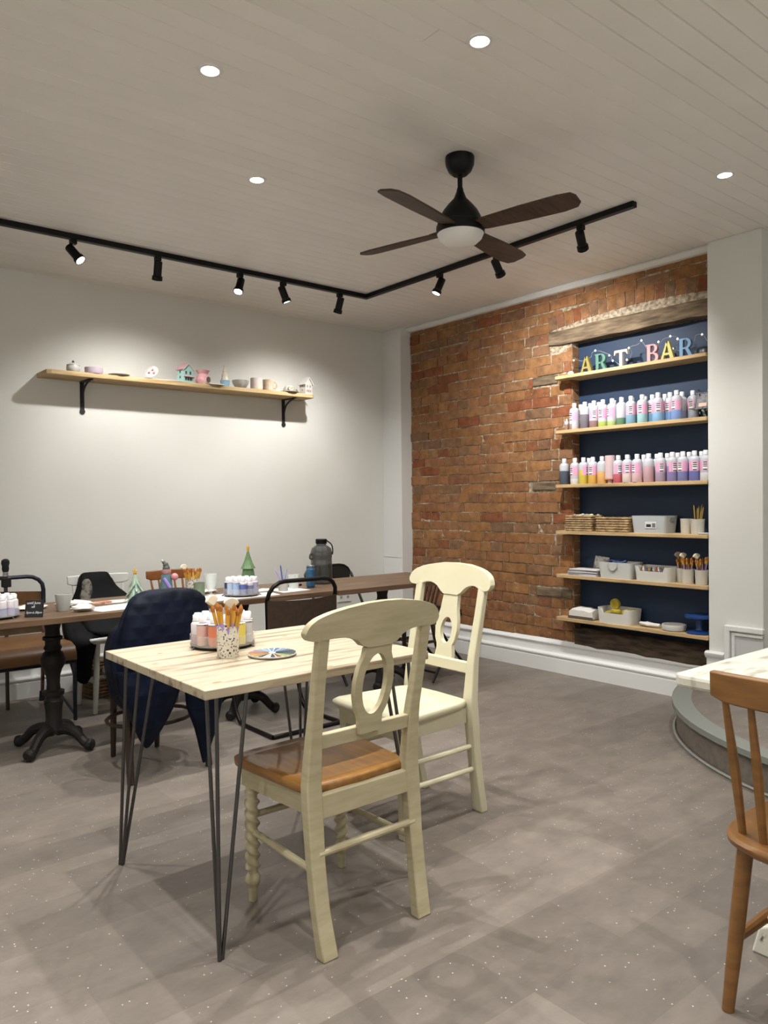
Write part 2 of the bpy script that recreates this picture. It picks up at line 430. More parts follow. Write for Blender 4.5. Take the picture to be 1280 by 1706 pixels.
# raised curved platform by the post
PC, PR = (4.447, 1.041), 1.314
a0, a1 = 94, 265
arcp = arc(PC[0], PC[1], PR, a0, a1, 48)
arcn = arc(PC[0], PC[1], PR+.022, a0, a1, 48)
arci = arc(PC[0], PC[1], PR-.075, a0, a1, 48)
plat = struct(MB().prism(arcp+[(4.75, PC[1]-PR), (4.75, PC[1]+PR-.06)], 0, .145, 'z').build('platform', M('riser_vinyl', '#5f5750', .5, col2='#6d655c', scale=30), None, 30))
MB().prism(arci+[(4.75, PC[1]-PR+.1), (4.75, PC[1]+PR-.12)], .145, .1625, 'z').build('deck', VINYL, plat, 30)
MB().ringprism(arcn+arci[::-1][:0], arci, .138, .165, 'z')
nose = MB(); n = len(arcn)
nose.add([(*p, .136) for p in arcn]+[(*p, .163) for p in arcn]+[(*p, .163) for p in arci]+[(*p, .14) for p in arci],
         [(i, i+1, n+i+1, n+i) for i in range(n-1)]+[(n+i, n+i+1, 2*n+i+1, 2*n+i) for i in range(n-1)]+[(2*n+i, 2*n+i+1, 3*n+i+1, 3*n+i) for i in range(n-1)]+[(3*n+i, 3*n+i+1, i+1, i) for i in range(n-1)])
nose.build('step_nosing', M('grey_nosing', '#777a74', .6), plat, 30, label='pale grey nosing along the curved edge')
MB().tube([(*p, .008) for p in arc(PC[0], PC[1], PR+.012, a0, a1, 48)], .007, 6).build('base_strip', M('grey_strip', '#8a8a84', .5), plat)

# ------------------------------------------------------------------ recessed downlights
LAMP_ON = M('lamp_glow', '#ffffff', .4, emit='#fff6e6', estr=14.0)
def spot(name, parent, loc, direction, watts, angle, blend, radius):
    d = bpy.data.lights.new(name, 'SPOT'); d.energy = watts; d.spot_size = R(angle); d.spot_blend = blend
    d.shadow_soft_size = radius; d.color = LAMP_COL
    o = bpy.data.objects.new(name, d); COL.objects.link(o); o.parent = parent; o.location = loc
    o.rotation_euler = Vector(direction).to_track_quat('-Z', 'Y').to_euler()
    return o
DOWN = [(1.238, 2.428, 'recessed downlight high at the left, nearest the top left corner'),
        (1.844, 1.734, 'recessed downlight at the top of the picture, right of centre'),
        (1.816, 3.113, 'recessed downlight farther back, left of the ceiling fan'),
        (3.483, 1.747, 'recessed downlight at the right above the white post'),
        (.68, 3.10, None), (.70, 1.74, None), (-.5, .9, None), (1.3, .1, None), (3.0, .2, None), (.2, -1.4, None), (2.6, -1.4, None)]  # first unseen one read off table shadows, the rest added for room brightness
for x, y, lab in DOWN:
    t = thing('downlight', lab or 'unseen recessed downlight set outside the view', 'light', (x, y, CEIL), group='recessed ceiling downlights')
    MB().lathe([(.031, -.001), (.031, -.004), (.043, -.004), (.045, .0005), (.031, .0005)], 24).build('trim_ring', WHITE, t)
    MB().lathe([(.0, -.0045), (.020, -.004), (.0305, -.0025), (.0305, .0)], 20).build('lens', LAMP_ON, t)
    spot('downlight_lamp', t, (0, 0, -.02), (0, 0, -1), DOWN_W, 118, .8, .013)

# ------------------------------------------------------------------ track with spot heads
ZT = CEIL-.026
tr = thing('light_track', 'black L-shaped lighting track fixed under the white board ceiling', 'light track', (3.43, 4.36, CEIL))
MB().box(XL+.2-3.43, .018, -.018, .018, -.03, -.0005).build('rail', BLACKM, tr, 0, bev=.003)
MB().box(-.018, .018, 2.18-4.36, -.018, -.03, -.0005).build('rail', BLACKM, tr, 0, bev=.003)
HEADS = [  # x, y, aim direction, label, watts factor
    (1.383, 4.36, (.35, -.42, -.62), 'black track spotlight with its lit lens showing, leftmost on the long rail', 0.8),
    (1.868, 4.36, (.14, .62, -1.3), 'black track spotlight turned to the wall, second from the left', 1.5),
    (2.412, 4.36, (-.38, -.30, -.85), 'black track spotlight with lit lens, third from the left', 0.8),
    (2.733, 4.36, (.32, -.12, -.9), 'black track spotlight tilted right, fourth from the left', 0.8),
    (3.194, 4.36, (.02, .62, -1.3), 'black track spotlight turned to the wall, next to the rail corner', 1.65),
    (3.43, 3.593, (-.35, .15, -.85), 'black track spotlight with lit lens, first on the short rail', 1.0),
    (3.43, 3.104, (.75, .18, -.72), 'black track spotlight aimed at the bricks, behind the fan blade', 2.0),
    (3.43, 2.506, (.7, .30, -.62), 'black track spotlight aimed at the niche, nearest the rail end', .95)]
# two added unseen tracks, washing left and front walls to fill the room with bounce
MB().box(-.018, .018, -2.0, 3.4, -.03, -.0005).build('light_track', BLACKM, None, 0, bev=.003)
o = bpy.data.objects['light_track.001']; o.location = (XL+.9, 0, CEIL); tag(o, 'added black lighting track along the left wall, out of view', 'light track')
MB().box(-.4, 4.0, -.018, .018, -.03, -.0005).build('light_track', BLACKM, None, 0, bev=.003)
o = bpy.data.objects['light_track.002']; o.location = (0, YF+.9, CEIL); tag(o, 'added black lighting track along the front wall, out of view', 'light track')
HEADS += [(XL+.9, y_, (-.7, 0, -.8), 'added black fill spotlight washing the left wall, out of view', 1.8) for y_ in (-1.4, -.2, 1.0, 2.2, 3.2)]  # added unseen washers, their wall bounce brightens the ceiling
HEADS += [(x_, YF+.9, (0, -.7, -.8), 'added black fill spotlight washing the front wall, out of view', 1.8) for x_ in (.2, 1.4, 2.6, 3.6)]
for x, y, d, lab, wf in HEADS:
    t = thing('track_spotlight', lab, 'spotlight', (x, y, CEIL), group='spotlights on the black track')
    MB().box(-.017, .017, -.017, .017, -.055, -.03).build('adapter', BLACKM, t, 0, bev=.002)
    MB().tube([(0, 0, -.055), (0, 0, -.098)], .0045, 8).build('stem', CHROME, t)
    D = Vector(d).normalized(); q = D.to_track_quat('Z', 'Y').to_matrix()
    c = Vector((0, 0, -.125)) if True else None
    c = Vector((0, 0, -.098)) + D*.012
    def place(mb): return mb.map(lambda X, Y, Z: tuple(q @ Vector((X, Y, Z)) + c))
    place(MB().lathe([(.0, -.052), (.022, -.052), (.024, -.049), (.024, .03), (.030, .034), (.031, .056), (.027, .056), (.026, .046), (.0, .046)], 20)).build('body', BLACKM, t)
    place(MB().lathe([(0, .0475), (.025, .0475), (.025, .051), (.012, .054), (0, .055)], 18)).build('lens', LAMP_ON, t)
    spot('track_lamp', t, tuple(c+D*.062), D, TRACK_W*wf, 120 if wf > 1.4 else 95, 1.0, .022)

# ------------------------------------------------------------------ ceiling fan
fan = thing('ceiling_fan', 'black ceiling fan with four dark wooden blades and frosted light bowl', 'ceiling fan', (2.39, 2.372, CEIL))
MB().lathe([(0, 0), (.062, 0), (.064, -.008), (.062, -.035), (.05, -.062), (.032, -.078), (0, -.08)], 28).build('canopy', BLACKM, fan)
MB().tube([(0, 0, -.075), (0, 0, -.2)], .011, 12).build('downrod', BLACKM, fan)
MB().lathe([(.0, -.135), (.013, -.135), (.016, -.15), (.028, -.18), (.052, -.205), (.074, -.232), (.09, -.262), (.094, -.285), (.1, -.288), (.1, -.298), (.0, -.298)], 32).build('motor_housing', BLACKM, fan)
MB().lathe([(0, -.299), (.104, -.299), (.105, -.303), (.105, -.33), (.102, -.333), (0, -.333)], 32).build('light_ring', BLACKM, fan)
MB().lathe([(0, -.388), (.04, -.384), (.072, -.371), (.093, -.352), (.101, -.333), (0, -.332)], 32).build('light_bowl', M('frosted_bowl', '#e6e5e3', .3), fan, label='unlit frosted glass bowl')
WALNUT = M('walnut_blade', '#35261d', .5, col2='#4b3729', scale=6, stretch=(.7, 9, 9), bump=.1)
for k in range(4):
    a = R(14+90*k)
    T = Matrix.Rotation(a, 3, 'Z') @ Matrix.Rotation(R(-12), 3, 'X')
    pl = [(.085, -.032), (.12, -.045), (.3, -.058), (.47, -.062), (.525, -.055), (.54, -.03), (.54, .02), (.52, .045), (.46, .055), (.3, .052), (.12, .04), (.085, .03)]
    MB().prism(pl, -.004, .004, 'z').map(lambda X, Y, Z: tuple(T @ Vector((X, Y, Z)) + Vector((0, 0, -.312)))).build('blade', WALNUT, fan, 0, bev=.002)
    MB().prism([(.07, -.022), (.10, -.03), (.15, -.018), (.15, .018), (.10, .03), (.07, .022)], .004, .009, 'z').map(lambda X, Y, Z: tuple(T @ Vector((X, Y, Z)) + Vector((0, 0, -.312)))).build('blade_arm', BLACKM, fan, 0)

# ------------------------------------------------------------------ wall shelf on the back wall
BR = M('shelf_bracket_black', '#17181b', .5)
sh = thing('wall_shelf', 'long rustic wooden shelf on black brackets fixed to the white wall', 'shelf', (2.44, YB, 2.04))
SHW = M('wall_shelf_wood', '#a68a5e', .65, col2='#bfa77e', scale=7, stretch=(.7, 9, 9), bump=.3)
pl = [(-1.02, -.0), (-1.02, -.21), (-.99, -.222), (.965, -.22), (.985, -.205), (.985, 0)]
MB().prism(pl, 0, .03, 'z').build('board', SHW, sh, 0, bev=.004)
for x in (-.736, .83):
    b = MB().box(x-.014, x+.014, -.006, 0, -.2, 0).build('bracket', BR, sh, 0, bev=.002)
    MB().lathe([(0, -.004), (.018, -.004), (.018, .003), (0, .003)], 12).map(lambda X, Y, Z: (X+x, Z-.004, Y-.197)).build('bracket_end', BR, b)
    MB().box(x-.014, x+.014, -.18, 0, -.006, 0).build('bracket_arm', BR, b, 0)
    MB().tube(smoothpath([(x, -.005, -.13), (x, -.035, -.06), (x, -.09, -.025), (x, -.165, -.006)]), .007, 6).build('bracket_brace', BR, b)
ZS = 2.0702
def ceram(name, c, r=.3, **k): return M(name, c, r, **k)
CW = ceram('glazed_white', '#bdbab5')
def on_shelf(x, y=5.065): return (x, y, ZS)
t = thing('sugar_pot', 'small white lidded pot with dark knob at the shelf left end', 'pot', on_shelf(1.595))
MB().lathe([(0, 0), (.032, 0), (.04, .01), (.042, .03), (.038, .042), (0, .042)], 20).build('body', CW, t)
MB().lathe([(.041, .0425), (.04, .047), (.022, .058), (0, .061)], 20).build('lid', CW, t)
MB().sphere((0, 0, .067), .008, 10, 6).build('knob', M('dark_glaze', '#3a3534', .4), t)
t = MB().lathe([(0, 0), (.052, 0), (.056, .006), (.058, .04), (.054, .04), (.052, .008), (0, .006)], 28).build('bowl', ceram('lilac_glaze', '#b9a9b8'))
t.location = on_shelf(1.725); tag(t, 'shallow lilac bowl beside the lidded pot on the wall shelf', 'bowl')
t = MB().lathe([(0, 0), (.05, .003), (.07, .011), (.068, .013), (.048, .006), (0, .004)], 24).build('plate', CW); t.location = on_shelf(1.89); tag(t, 'flat white plate on the wall shelf right of the lilac bowl', 'plate')
t = thing('ring_dish', 'tilted white dish painted with pink spots on the wall shelf', 'dish', on_shelf(2.11))
MB().lathe([(0, 0), (.04, .004), (.055, .018), (.052, .02), (.038, .007), (0, .004)], 24).map(lambda X, Y, Z: (X*.9, Y*.5-Z*.7, .045+Y*.72+Z*.5+X*.35)).build('dish', CW, t)
MB().prism([(-.09, 0), (-.03, .006), (.0, .004), (0, 0)], -.03, .03, 'y').build('stand', M('dark_slate', '#53504d', .6), t)
for i, (a, b_) in enumerate(((-.02, 0), (.012, .016), (.015, -.016))):
    MB().lathe([(0, .0215), (.008, .021), (.008, .012), (0, .012)], 10).map(lambda X, Y, Z: ((X+a)*.9, (Y+b_)*.5-Z*.7, .045+(Y+b_)*.72+Z*.5+(X+a)*.35)).build('pink_spot', ceram('pink_spot', '#c98792'), t)
t = MB().prism([(-.1, -.04), (.06, -.05), (.1, .02), (-.05, .04)], 0, .004, 'z').build('paper_sheet', M('paper', '#cfcdc8', .8)); t.location = on_shelf(2.24); tag(t, 'sheet of white paper lying left of the teal house', 'paper')
def house(name, lab, loc, w, d, h, roof, wall, roofm, trim, win, awning=True):
    t = thing(name, lab, 'figurine', loc, 12)
    MB().prism([(-w/2, 0), (w/2, 0), (w/2, h), (0, roof), (-w/2, h)], -d/2, d/2, 'y').build('walls', wall, t, 0)
    for s in (-1, 1):
        dx, dz = w/2, roof-h; L = math.hypot(dx, dz); n = (dz/L*s, dx/L)
        p = [(0, roof), (s*(dx+.008), h-.008*dz/dx)]
        q = [(p[1][0]+n[0]*.005, p[1][1]+n[1]*.005), (0, roof+.006)]
        MB().prism(p+q, -d/2-.006, d/2+.006, 'y').build('roof', roofm, t, 0)
        MB().prism([(p[0][0], p[0][1]-.004), (p[1][0], p[1][1]-.006), q[0], q[1]], -d/2-.009, -d/2-.006, 'y').build('gable_trim', trim, t, 0)
    rows = ((h*.15, .5), (h*.62, .5)) if awning else ((h*.2, .5), (h*.65, .5))
    for zz, _ in rows:
        for xx in ((-.25, .0, .25) if zz < h*.4 else (-.22, .2)):
            MB().box(xx*w-.006, xx*w+.006, -d/2-.002, -d/2+.001, zz, zz+h*.22).build('window', win, t, 0)
    for zz in (h*.3, h*.7): MB().box(-w/2-.0015, -w/2+.001, -.006, .006, zz, zz+h*.18).build('window', win, t, 0)
    if awning: MB().prism([(-d/2, h*.52), (-d/2-.022, h*.42), (-d/2-.022, h*.40), (-d/2, h*.40)], -w/2+.004, w/2+.004, 'x').build('awning', roofm, t, 0)
    return t
house('ceramic_house', 'teal ceramic house with pink roof and awning on the wall shelf', on_shelf(2.36), .085, .07, .092, .13, ceram('teal_glaze', '#9fc3bd'), ceram('pink_roof', '#d9a0a6'), CW, M('window_dark', '#3c4a48', .5))
t = thing('wax_burner', 'pink oil burner with round opening on the wall shelf', 'oil burner', on_shelf(2.495), 25)
PK = ceram('pink_glaze', '#d9929f', col2='#e6c9c3', scale=7)
MB().lathe([(0, 0), (.035, 0), (.047, .018), (.05, .038), (.042, .058), (.034, .068), (.032, .074), (.04, .084), (.05, .098), (.046, .1), (.03, .09), (0, .088)], 26).build('body', PK, t)
MB().lathe([(0, 0), (.02, 0), (.021, .004), (0, .004)], 20).map(lambda X, Y, Z: (X, -.051+.004-Z, Y+.032)).build('opening', M('burner_hole', '#6b5750', .9), t)
t = MB().prism([(-.06, -.04), (.05, -.05), (.07, .02), (-.04, .03)], 0, .005, 'z').build('paper_sheet', M('paper', '#cfcdc8', .8)); t.location = on_shelf(2.575, 5.04); tag(t, 'folded white paper at the front of the pink oil burner', 'paper')
t = thing('tree_ornament', 'cream spotted cone tree in a pale blue pot on the wall shelf', 'ornament', on_shelf(2.668))
MB().lathe([(0, 0), (.03, 0), (.036, .045), (.032, .045), (.03, .04), (0, .04)], 22).build('pot', ceram('pale_blue_glaze', '#8fb0c8'), t)
MB().lathe([(0, .04), (.03, .042), (.024, .075), (.026, .077), (.016, .11), (.018, .112), (.004, .155), (0, .157)], 18).build('cone', ceram('cream_glaze', '#d8d2bf'), t)
q = random.Random(2)
for i in range(14):
    z = q.uniform(.05, .135); r = .031*(1-(z-.04)/.12)+.001; a = q.uniform(180, 360)
    MB().sphere((r*math.cos(R(a)), r*math.sin(R(a)), z), .0032, 6, 4).build('dot', M('ornament_dot', '#7f8a6a', .4), t)
MARB = ceram('marbled_glaze', '#b3b0ac', col2='#77757a', scale=14, contrast=(.45, .75))
t = MB().lathe([(0, 0), (.03, 0), (.04, .008), (.058, .035), (.064, .06), (.06, .06), (.053, .035), (.036, .012), (0, .01)], 26).build('bowl', MARB); t.location = on_shelf(2.81, 5.09); tag(t, 'grey marbled bowl between the spotted tree and the mugs', 'bowl')
def mug(name, lab, loc, r, h, mat, handle=0, rz=0, flare=0):
    t = thing(name, lab, 'mug', loc, rz)
    MB().lathe([(0, 0), (r*.9, 0), (r-flare, .006), (r, h), (r-.004, h), (r-.005-flare, .008), (0, .008)], 24).build('body', mat, t)
    if handle: MB().tube([(r*.93, 0, h*.82), (r+.014, 0, h*.86), (r+.026, 0, h*.66), (r+.026, 0, h*.42), (r+.014, 0, h*.24), (r*.93, 0, h*.22)], .0055, 8).build('handle', mat, t)
    return t
mug('mug', 'pale lilac and cream mug next to the marbled bowl', on_shelf(2.925), .041, .085, ceram('lilac_cream_glaze', '#c4b6ba', col2='#d6cfba', scale=9), 0)
mug('mug', 'tan drip-glazed mug with loop handle on the wall shelf', on_shelf(3.03), .04, .082, ceram('tan_glaze', '#a98f74', col2='#cbbfae', scale=9), 1, -20)
t = thing('eye_ornament', 'small white domed ornament with two ringed eyes on a plate', 'ornament', on_shelf(3.215))
MB().lathe([(0, 0), (.06, .002), (.075, .008), (.073, .01), (0, .005)], 24).build('plate', CW, t)
MB().lathe([(0, .005), (.042, .006), (.045, .02), (.036, .045), (.02, .056), (0, .059)], 22).build('dome', CW, t)
for s in (-1, 1):
    e = MB().lathe([(0, 0), (.013, 0), (.013, .003), (0, .003)], 16).map(lambda X, Y, Z: (X-.006+s*.016, -.044+abs(s*.004)-Z, Y+.028)).build('eye_ring', M('dark_glaze', '#3a3534', .4), t)
    MB().lathe([(0, 0), (.009, 0), (.009, .002), (0, .002)], 14).map(lambda X, Y, Z: (X-.006+s*.016, -.0442-.003+abs(s*.004)-Z, Y+.028)).build('eye', ceram('ochre_eye', '#c9b27e'), e)
house('ceramic_house', 'white ceramic house with pink-brown openings at the shelf right end', on_shelf(3.372), .075, .065, .08, .128, CW, CW, CW, M('window_pinkbrown', '#9c7f78', .5), awning=False)

# ------------------------------------------------------------------ niche shelves
ZSH = [2.074, 1.70, 1.327, 1.008, .707, .411]
names = ['top', 'second', 'third', 'fourth', 'fifth', 'lowest']
labs = ['topmost rough pine niche shelf carrying the painted letters', 'pine niche shelf under the letters, holding blue and green paint bottles',
        'pine niche shelf with the yellow, pink and purple paint bottles', 'pine niche shelf holding the woven baskets',
        'pine niche shelf holding papers and brush pots', 'lowest pine niche shelf holding sponges and the blue turntable']
for z, lab in zip(ZSH, labs):
    pl = [(4.476, NY1-.01), (4.476, 2.277), (4.304, 2.277), (4.300, 3.36), (4.312, 3.378), (4.392, 3.38), (4.392, NY1-.01)]
    o = MB().prism([(a, b_) for a, b_ in pl], z-.023, z, 'z').build('niche_shelf', PINE, None, 0, bev=.003)
    tag(o, lab, 'shelf', 'pine shelves across the niche')

# ------------------------------------------------------------------ ART BAR letters
def half_ring(cx, cz, ro_x, ro_z, ri_x, ri_z, n=10):
    o = [(cx+ro_x*math.sin(math.pi*i/n), cz+ro_z*math.cos(math.pi*i/n)) for i in range(n+1)]
    i_ = [(cx+ri_x*math.sin(math.pi*i/n), cz+ri_z*math.cos(math.pi*i/n)) for i in range(n+1)]
    return o, i_
def bowl(mb, cx, cz, ox, oz, ix, iz, d):
    o, i_ = half_ring(cx, cz, ox, oz, ix, iz)
    for k in range(len(o)-1): mb.prism([o[k], o[k+1], i_[k+1], i_[k]], -d, d, 'y')
def letter(ch, mat, d=.011):
    """local: x along the word, z up, height .12"""
    b = MB(); H = .115
    if ch == 'A':
        b.prism([(-.046, 0), (-.030, 0), (.004, H), (-.008, H)], -d, d, 'y'); b.prism([(.020, 0), (.046, 0), (.010, H), (-.008, H)], -d, d, 'y')
        b.prism([(-.028, .032), (.026, .032), (.022, .045), (-.024, .045)], -d*.98, d*.98, 'y')
        b.prism([(-.054, 0), (-.022, 0), (-.026, .007), (-.05, .007)], -d*1.02, d*1.02, 'y'); b.prism([(.012, 0), (.054, 0), (.05, .007), (.016, .007)], -d*1.02, d*1.02, 'y')
    if ch in 'RB':
        b.prism([(-.036, 0), (-.014, 0), (-.014, H), (-.036, H)], -d, d, 'y')
        b.prism([(-.046, 0), (-.004, 0), (-.008, .007), (-.042, .007)], -d*1.02, d*1.02, 'y'); b.prism([(-.046, H), (-.01, H), (-.01, H-.007), (-.042, H-.007)], -d*1.02, d*1.02, 'y')
        b.prism([(-.014, H-.010), (.004, H-.010), (.004, H), (-.014, H)], -d, d, 'y')
    if ch == 'R':
        b.prism([(-.014, .050), (.004, .050), (.004, .060), (-.014, .060)], -d, d, 'y')
        bowl(b, .002, .0825, .036, .0325, .016, .0225, d)
        b.prism([(.0, .052), (.018, .056), (.05, 0), (.026, 0)], -d*.99, d*.99, 'y'); b.prism([(.022, 0), (.056, 0), (.053, .007), (.024, .007)], -d*1.02, d*1.02, 'y')
    if ch == 'B':
        b.prism([(-.014, .054), (.004, .054), (.004, .063), (-.014, .063)], -d, d, 'y'); b.prism([(-.014, 0), (.006, 0), (.006, .009), (-.014, .009)], -d, d, 'y')
        bowl(b, .002, .087, .032, .028, .013, .019, d); bowl(b, .004, .0305, .038, .0305, .017, .021, d)
    if ch == 'T':
        b.prism([(-.011, 0), (.011, 0), (.011, H), (-.011, H)], -d, d, 'y'); b.prism([(-.045, H-.016), (.045, H-.016), (.045, H), (-.045, H)], -d*.99, d*.99, 'y')
        b.prism([(-.022, 0), (.022, 0), (.018, .007), (-.018, .007)], -d*1.02, d*1.02, 'y')
        for s in (-1, 1): b.prism([(s*.033, H-.014), (s*.046, H-.032), (s*.05, H-.032), (s*.047, H-.002)], -d*1.02, d*1.02, 'y')
    return b
LET = [('A', 3.151, '#85793f', 'olive gold letter A, first of the word ART'), ('R', 3.037, '#4a7464', 'teal green letter R in the word ART'), ('T', 2.882, '#b9b3a6', 'cream white letter T on the top niche shelf'),
       ('B', 2.656, '#b98a8b', 'dusty pink letter B on the top niche shelf'), ('A', 2.554, '#b3ab66', 'pale yellow letter A in the word BAR'), ('R', 2.437, '#6486a6', 'light blue letter R, last of the word BAR')]
for ch, y, c, lab in LET:
    o = letter(ch, None).build('letter', M('letter_'+c[1:], c, .6, col2=c, bump=.3, bscale=60), None, 0)
    o.location = (4.37, y, ZSH[0]); o.rotation_euler = (0, 0, R(-90)); tag(o, lab, 'letter', 'standing letters spelling ART BAR')
# string of tiny star lights over the letters
pts = [(3.30, 2.10), (3.268, 2.181), (3.22, 2.172), (3.166, 2.172), (3.13, 2.20), (3.092, 2.22), (3.03, 2.20), (2.984, 2.171), (2.957, 2.132), (2.90, 2.095), (2.852, 2.123), (2.82, 2.15), (2.837, 2.197), (2.79, 2.21), (2.746, 2.229), (2.70, 2.14), (2.66, 2.10), (2.64, 2.15), (2.627, 2.2), (2.585, 2.215), (2.547, 2.222), (2.52, 2.215), (2.499, 2.198), (2.515, 2.16), (2.53, 2.142), (2.47, 2.12), (2.414, 2.155), (2.38, 2.2), (2.342, 2.197), (2.30, 2.14)]
sl = thing('string_lights', 'thin wire of small white star lights looped over the letters', 'string lights', (4.395, 2.8, ZSH[0]))
MB().tube([(.012*math.sin(i*1.3), y-2.8, z-ZSH[0]) for i, (y, z) in enumerate(smoothpath([(a, b_, 0) for a, b_ in pts], 3) and [(p.x, p.y) for p in smoothpath([(a, b_, 0) for a, b_ in pts], 3)])], .0012, 5).build('wire', M('clear_wire', '#9a9a98', .4), sl)
starm = MB().add([(0, 0, .009), (0, 0, -.009), (.004, 0, 0), (-.004, 0, 0), (0, .009, 0), (0, -.009, 0)], [(0, 2, 4), (0, 4, 3), (0, 3, 5), (0, 5, 2), (1, 4, 2), (1, 3, 4), (1, 5, 3), (1, 2, 5)]).mesh('star', M('star_white', '#e8e6df', .4, emit='#fff4dc', estr=.25), 0)
for i in (1, 3, 5, 7, 8, 10, 12, 14, 18, 20, 22, 24, 26, 28):
    o = link('star', starm, sl); o.location = (-.012, pts[i][0]-2.8, pts[i][1]-ZSH[0])
o = MB().sphere((0, 0, .016), .022, 8, 5, .7).build('battery_pack', M('crumpled_white', '#cfcdc8', .7), None, 0); o.location = (4.36, 3.275, ZSH[0]); tag(o, 'small white battery pack at the left end of the letter shelf', 'battery pack')

# ------------------------------------------------------------------ paint bottles
PLAST = M('milky_plastic', '#b9bac1', .35)
CAPM = M('white_cap', '#e4e5e8', .4)
PINKL = M('pink_label', '#dd9fbd', .5); LBLACK = M('label_black', '#1b171c', .5); LWHITE = M('label_white', '#e6dfe4', .5)
BRAD, BH = .0325, .150
def shell(r, a0, a1, z0, z1, n=6):
    vs = []; 
    for rr in (r, r-.0006):
        for z in (z0, z1): vs += [(rr*math.cos(R(a0+(a1-a0)*i/n)), rr*math.sin(R(a0+(a1-a0)*i/n)), z) for i in range(n+1)]
    k = n+1; fs = [(i, i+1, k+i+1, k+i) for i in range(n)]+[(2*k+i+1, 2*k+i, 3*k+i, 3*k+i+1) for i in range(n)]
    return MB().add(vs, fs)
_bm = {}
def meshc(key, fn):
    if key not in _bm: _bm[key] = fn()
    return _bm[key]
def paint_bottle(x, y, z, fill, col, lab, label_dir=None, white=False, s=1.0, flip=False, grp='paint bottles on the niche shelves'):
    """label_dir: direction (degrees in plan, 180 faces the room) of the middle of the pink label"""
    t = thing('paint_bottle', lab, 'bottle', (x, y, z), group=grp)
    t.scale = (s, s, s)
    f = fill*BH; pm = M('paint_'+col[1:], col, .4)
    if not flip:
        t1 = link('paint', meshc(('p', f, col), lambda: MB().lathe([(0, 0), (BRAD-.002, 0), (BRAD, .003), (BRAD, f), (0, f)], 20).mesh('paint', pm, 40)), t, label='paint level seen through the plastic')
        link('body', meshc(('b', f), lambda: MB().lathe([(BRAD, f+.0004), (BRAD, BH-.022), (BRAD-.003, BH-.012), (BRAD-.012, BH-.004), (.013, BH), (.013, BH+.004), (0, BH+.004)], 20).mesh('body', PLAST, 40)), t)
        link('cap', meshc('c', lambda: MB().lathe([(0, BH+.002), (.0145, BH+.002), (.0145, BH+.026), (.013, BH+.029), (0, BH+.029)], 16).mesh('cap', CAPM, 40)), t)
    else:
        c0 = .021
        link('cap', MB().lathe([(0, 0), (.0165, 0), (.0165, .02), (0, .02)], 16).mesh('cap', M('pale_pink_cap', '#d8b3ad', .4), 40), t)
        link('paint', MB().lathe([(0, c0), (BRAD-.004, c0), (BRAD, c0+.004), (BRAD, c0+f), (0, c0+f)], 20).mesh('paint', pm, 40), t)
        link('body', MB().lathe([(BRAD, c0+f+.0004), (BRAD, BH+.028), (BRAD-.003, BH+.031), (0, BH+.031)], 20).mesh('body', M('pink_stained_plastic', '#c9b0b0', .4), 40), t)
    if label_dir is not None:
        rr = BRAD+.0009; lz0, lz1 = .058, .118
        a = label_dir+26
        lb = link('label_wrap', meshc('lw', lambda: shell(rr, -75, 75, lz0, lz1, 10).mesh('label_wrap', PINKL, 40)), t); lb.rotation_euler = (0, 0, R(a))
        for zz, hh in ((.104, .006), (.092, .006), (.081, .005), (.062, .006)):
            o = link('print_bar', meshc(('pb', zz), lambda: shell(rr+.0006, -30, 10, zz, zz+hh, 3).mesh('print_bar', LBLACK, 40)), lb)
        link('print_block', meshc('pw', lambda: shell(rr+.0003, -34, 14, .06, .112, 4).mesh('print_block', LWHITE, 40)), lb)
    return t
Z2, Z3 = ZSH[1], ZSH[2]
F, B2 = 4.345, 4.435
S2 = [  # front row, second shelf
    (F, 3.237, .18, '#c7b9bb', 'nearly empty bottle behind the two small brown bottles', 150), (F, 3.151, .62, '#77707a', 'bottle more than half full of dark grey paint', None),
    (F, 3.078, .30, '#8f7170', 'bottle with a little dusty brown paint on the second shelf', 200), (F, 3.008, .22, '#a8b85c', 'bottle with a low layer of lime paint, left of the pair', 165),
    (F, 2.938, .20, '#a9bd74', 'bottle with a low layer of lime paint, right of the pair', 140), (F, 2.868, .30, '#5f8266', 'unlabelled bottle with dark green paint at the bottom', None),
    (F, 2.799, .40, '#7ea3ba', 'bottle with steel blue paint, pink label facing the room', 190), (F, 2.718, .42, '#97bfc4', 'bottle with pale aqua paint, in front of the mint one', 170),
    (F, 2.609, .36, '#86b1d4', 'bottle with sky blue paint, wide pink label, second shelf', 195), (F, 2.485, .46, '#7f9bd0', 'bottle with cornflower blue paint nearest the picture frame', 155)]
S2b = [(B2, 3.250, .3, '#8a8690', 'half hidden bottle behind the dark grey one, left', 170), (B2, 3.172, .3, '#8f8b90', 'half hidden bottle behind the dusty brown paint', None), (B2, 3.102, .2, '#a09a9c', 'half hidden bottle behind the left lime paint', 180),
       (B2, 2.984, .2, '#a8a6a0', 'half hidden bottle behind the right lime paint', None), (4.415, 2.836, .5, '#a5cfc4', 'bottle with mint green paint behind the pale aqua one', 185), (B2, 2.755, .4, '#a0b7bd', 'half hidden bottle right of the mint one', None),
       (4.40, 2.681, .45, '#7fb0d8', 'bottle with clear blue paint left of the sky blue one', 165), (4.445, 2.62, .4, '#8fa4c4', 'half hidden bottle behind the sky blue paint', 200), (4.40, 2.560, .6, '#7aa5da', 'bottle with bright blue paint left of the cornflower one', 160),
       (B2, 2.50, .4, '#9aa0c0', 'half hidden bottle behind the cornflower paint', None), (4.44, 2.432, .4, '#aab0c0', 'bottle partly behind the picture frame on the second shelf', 170)]
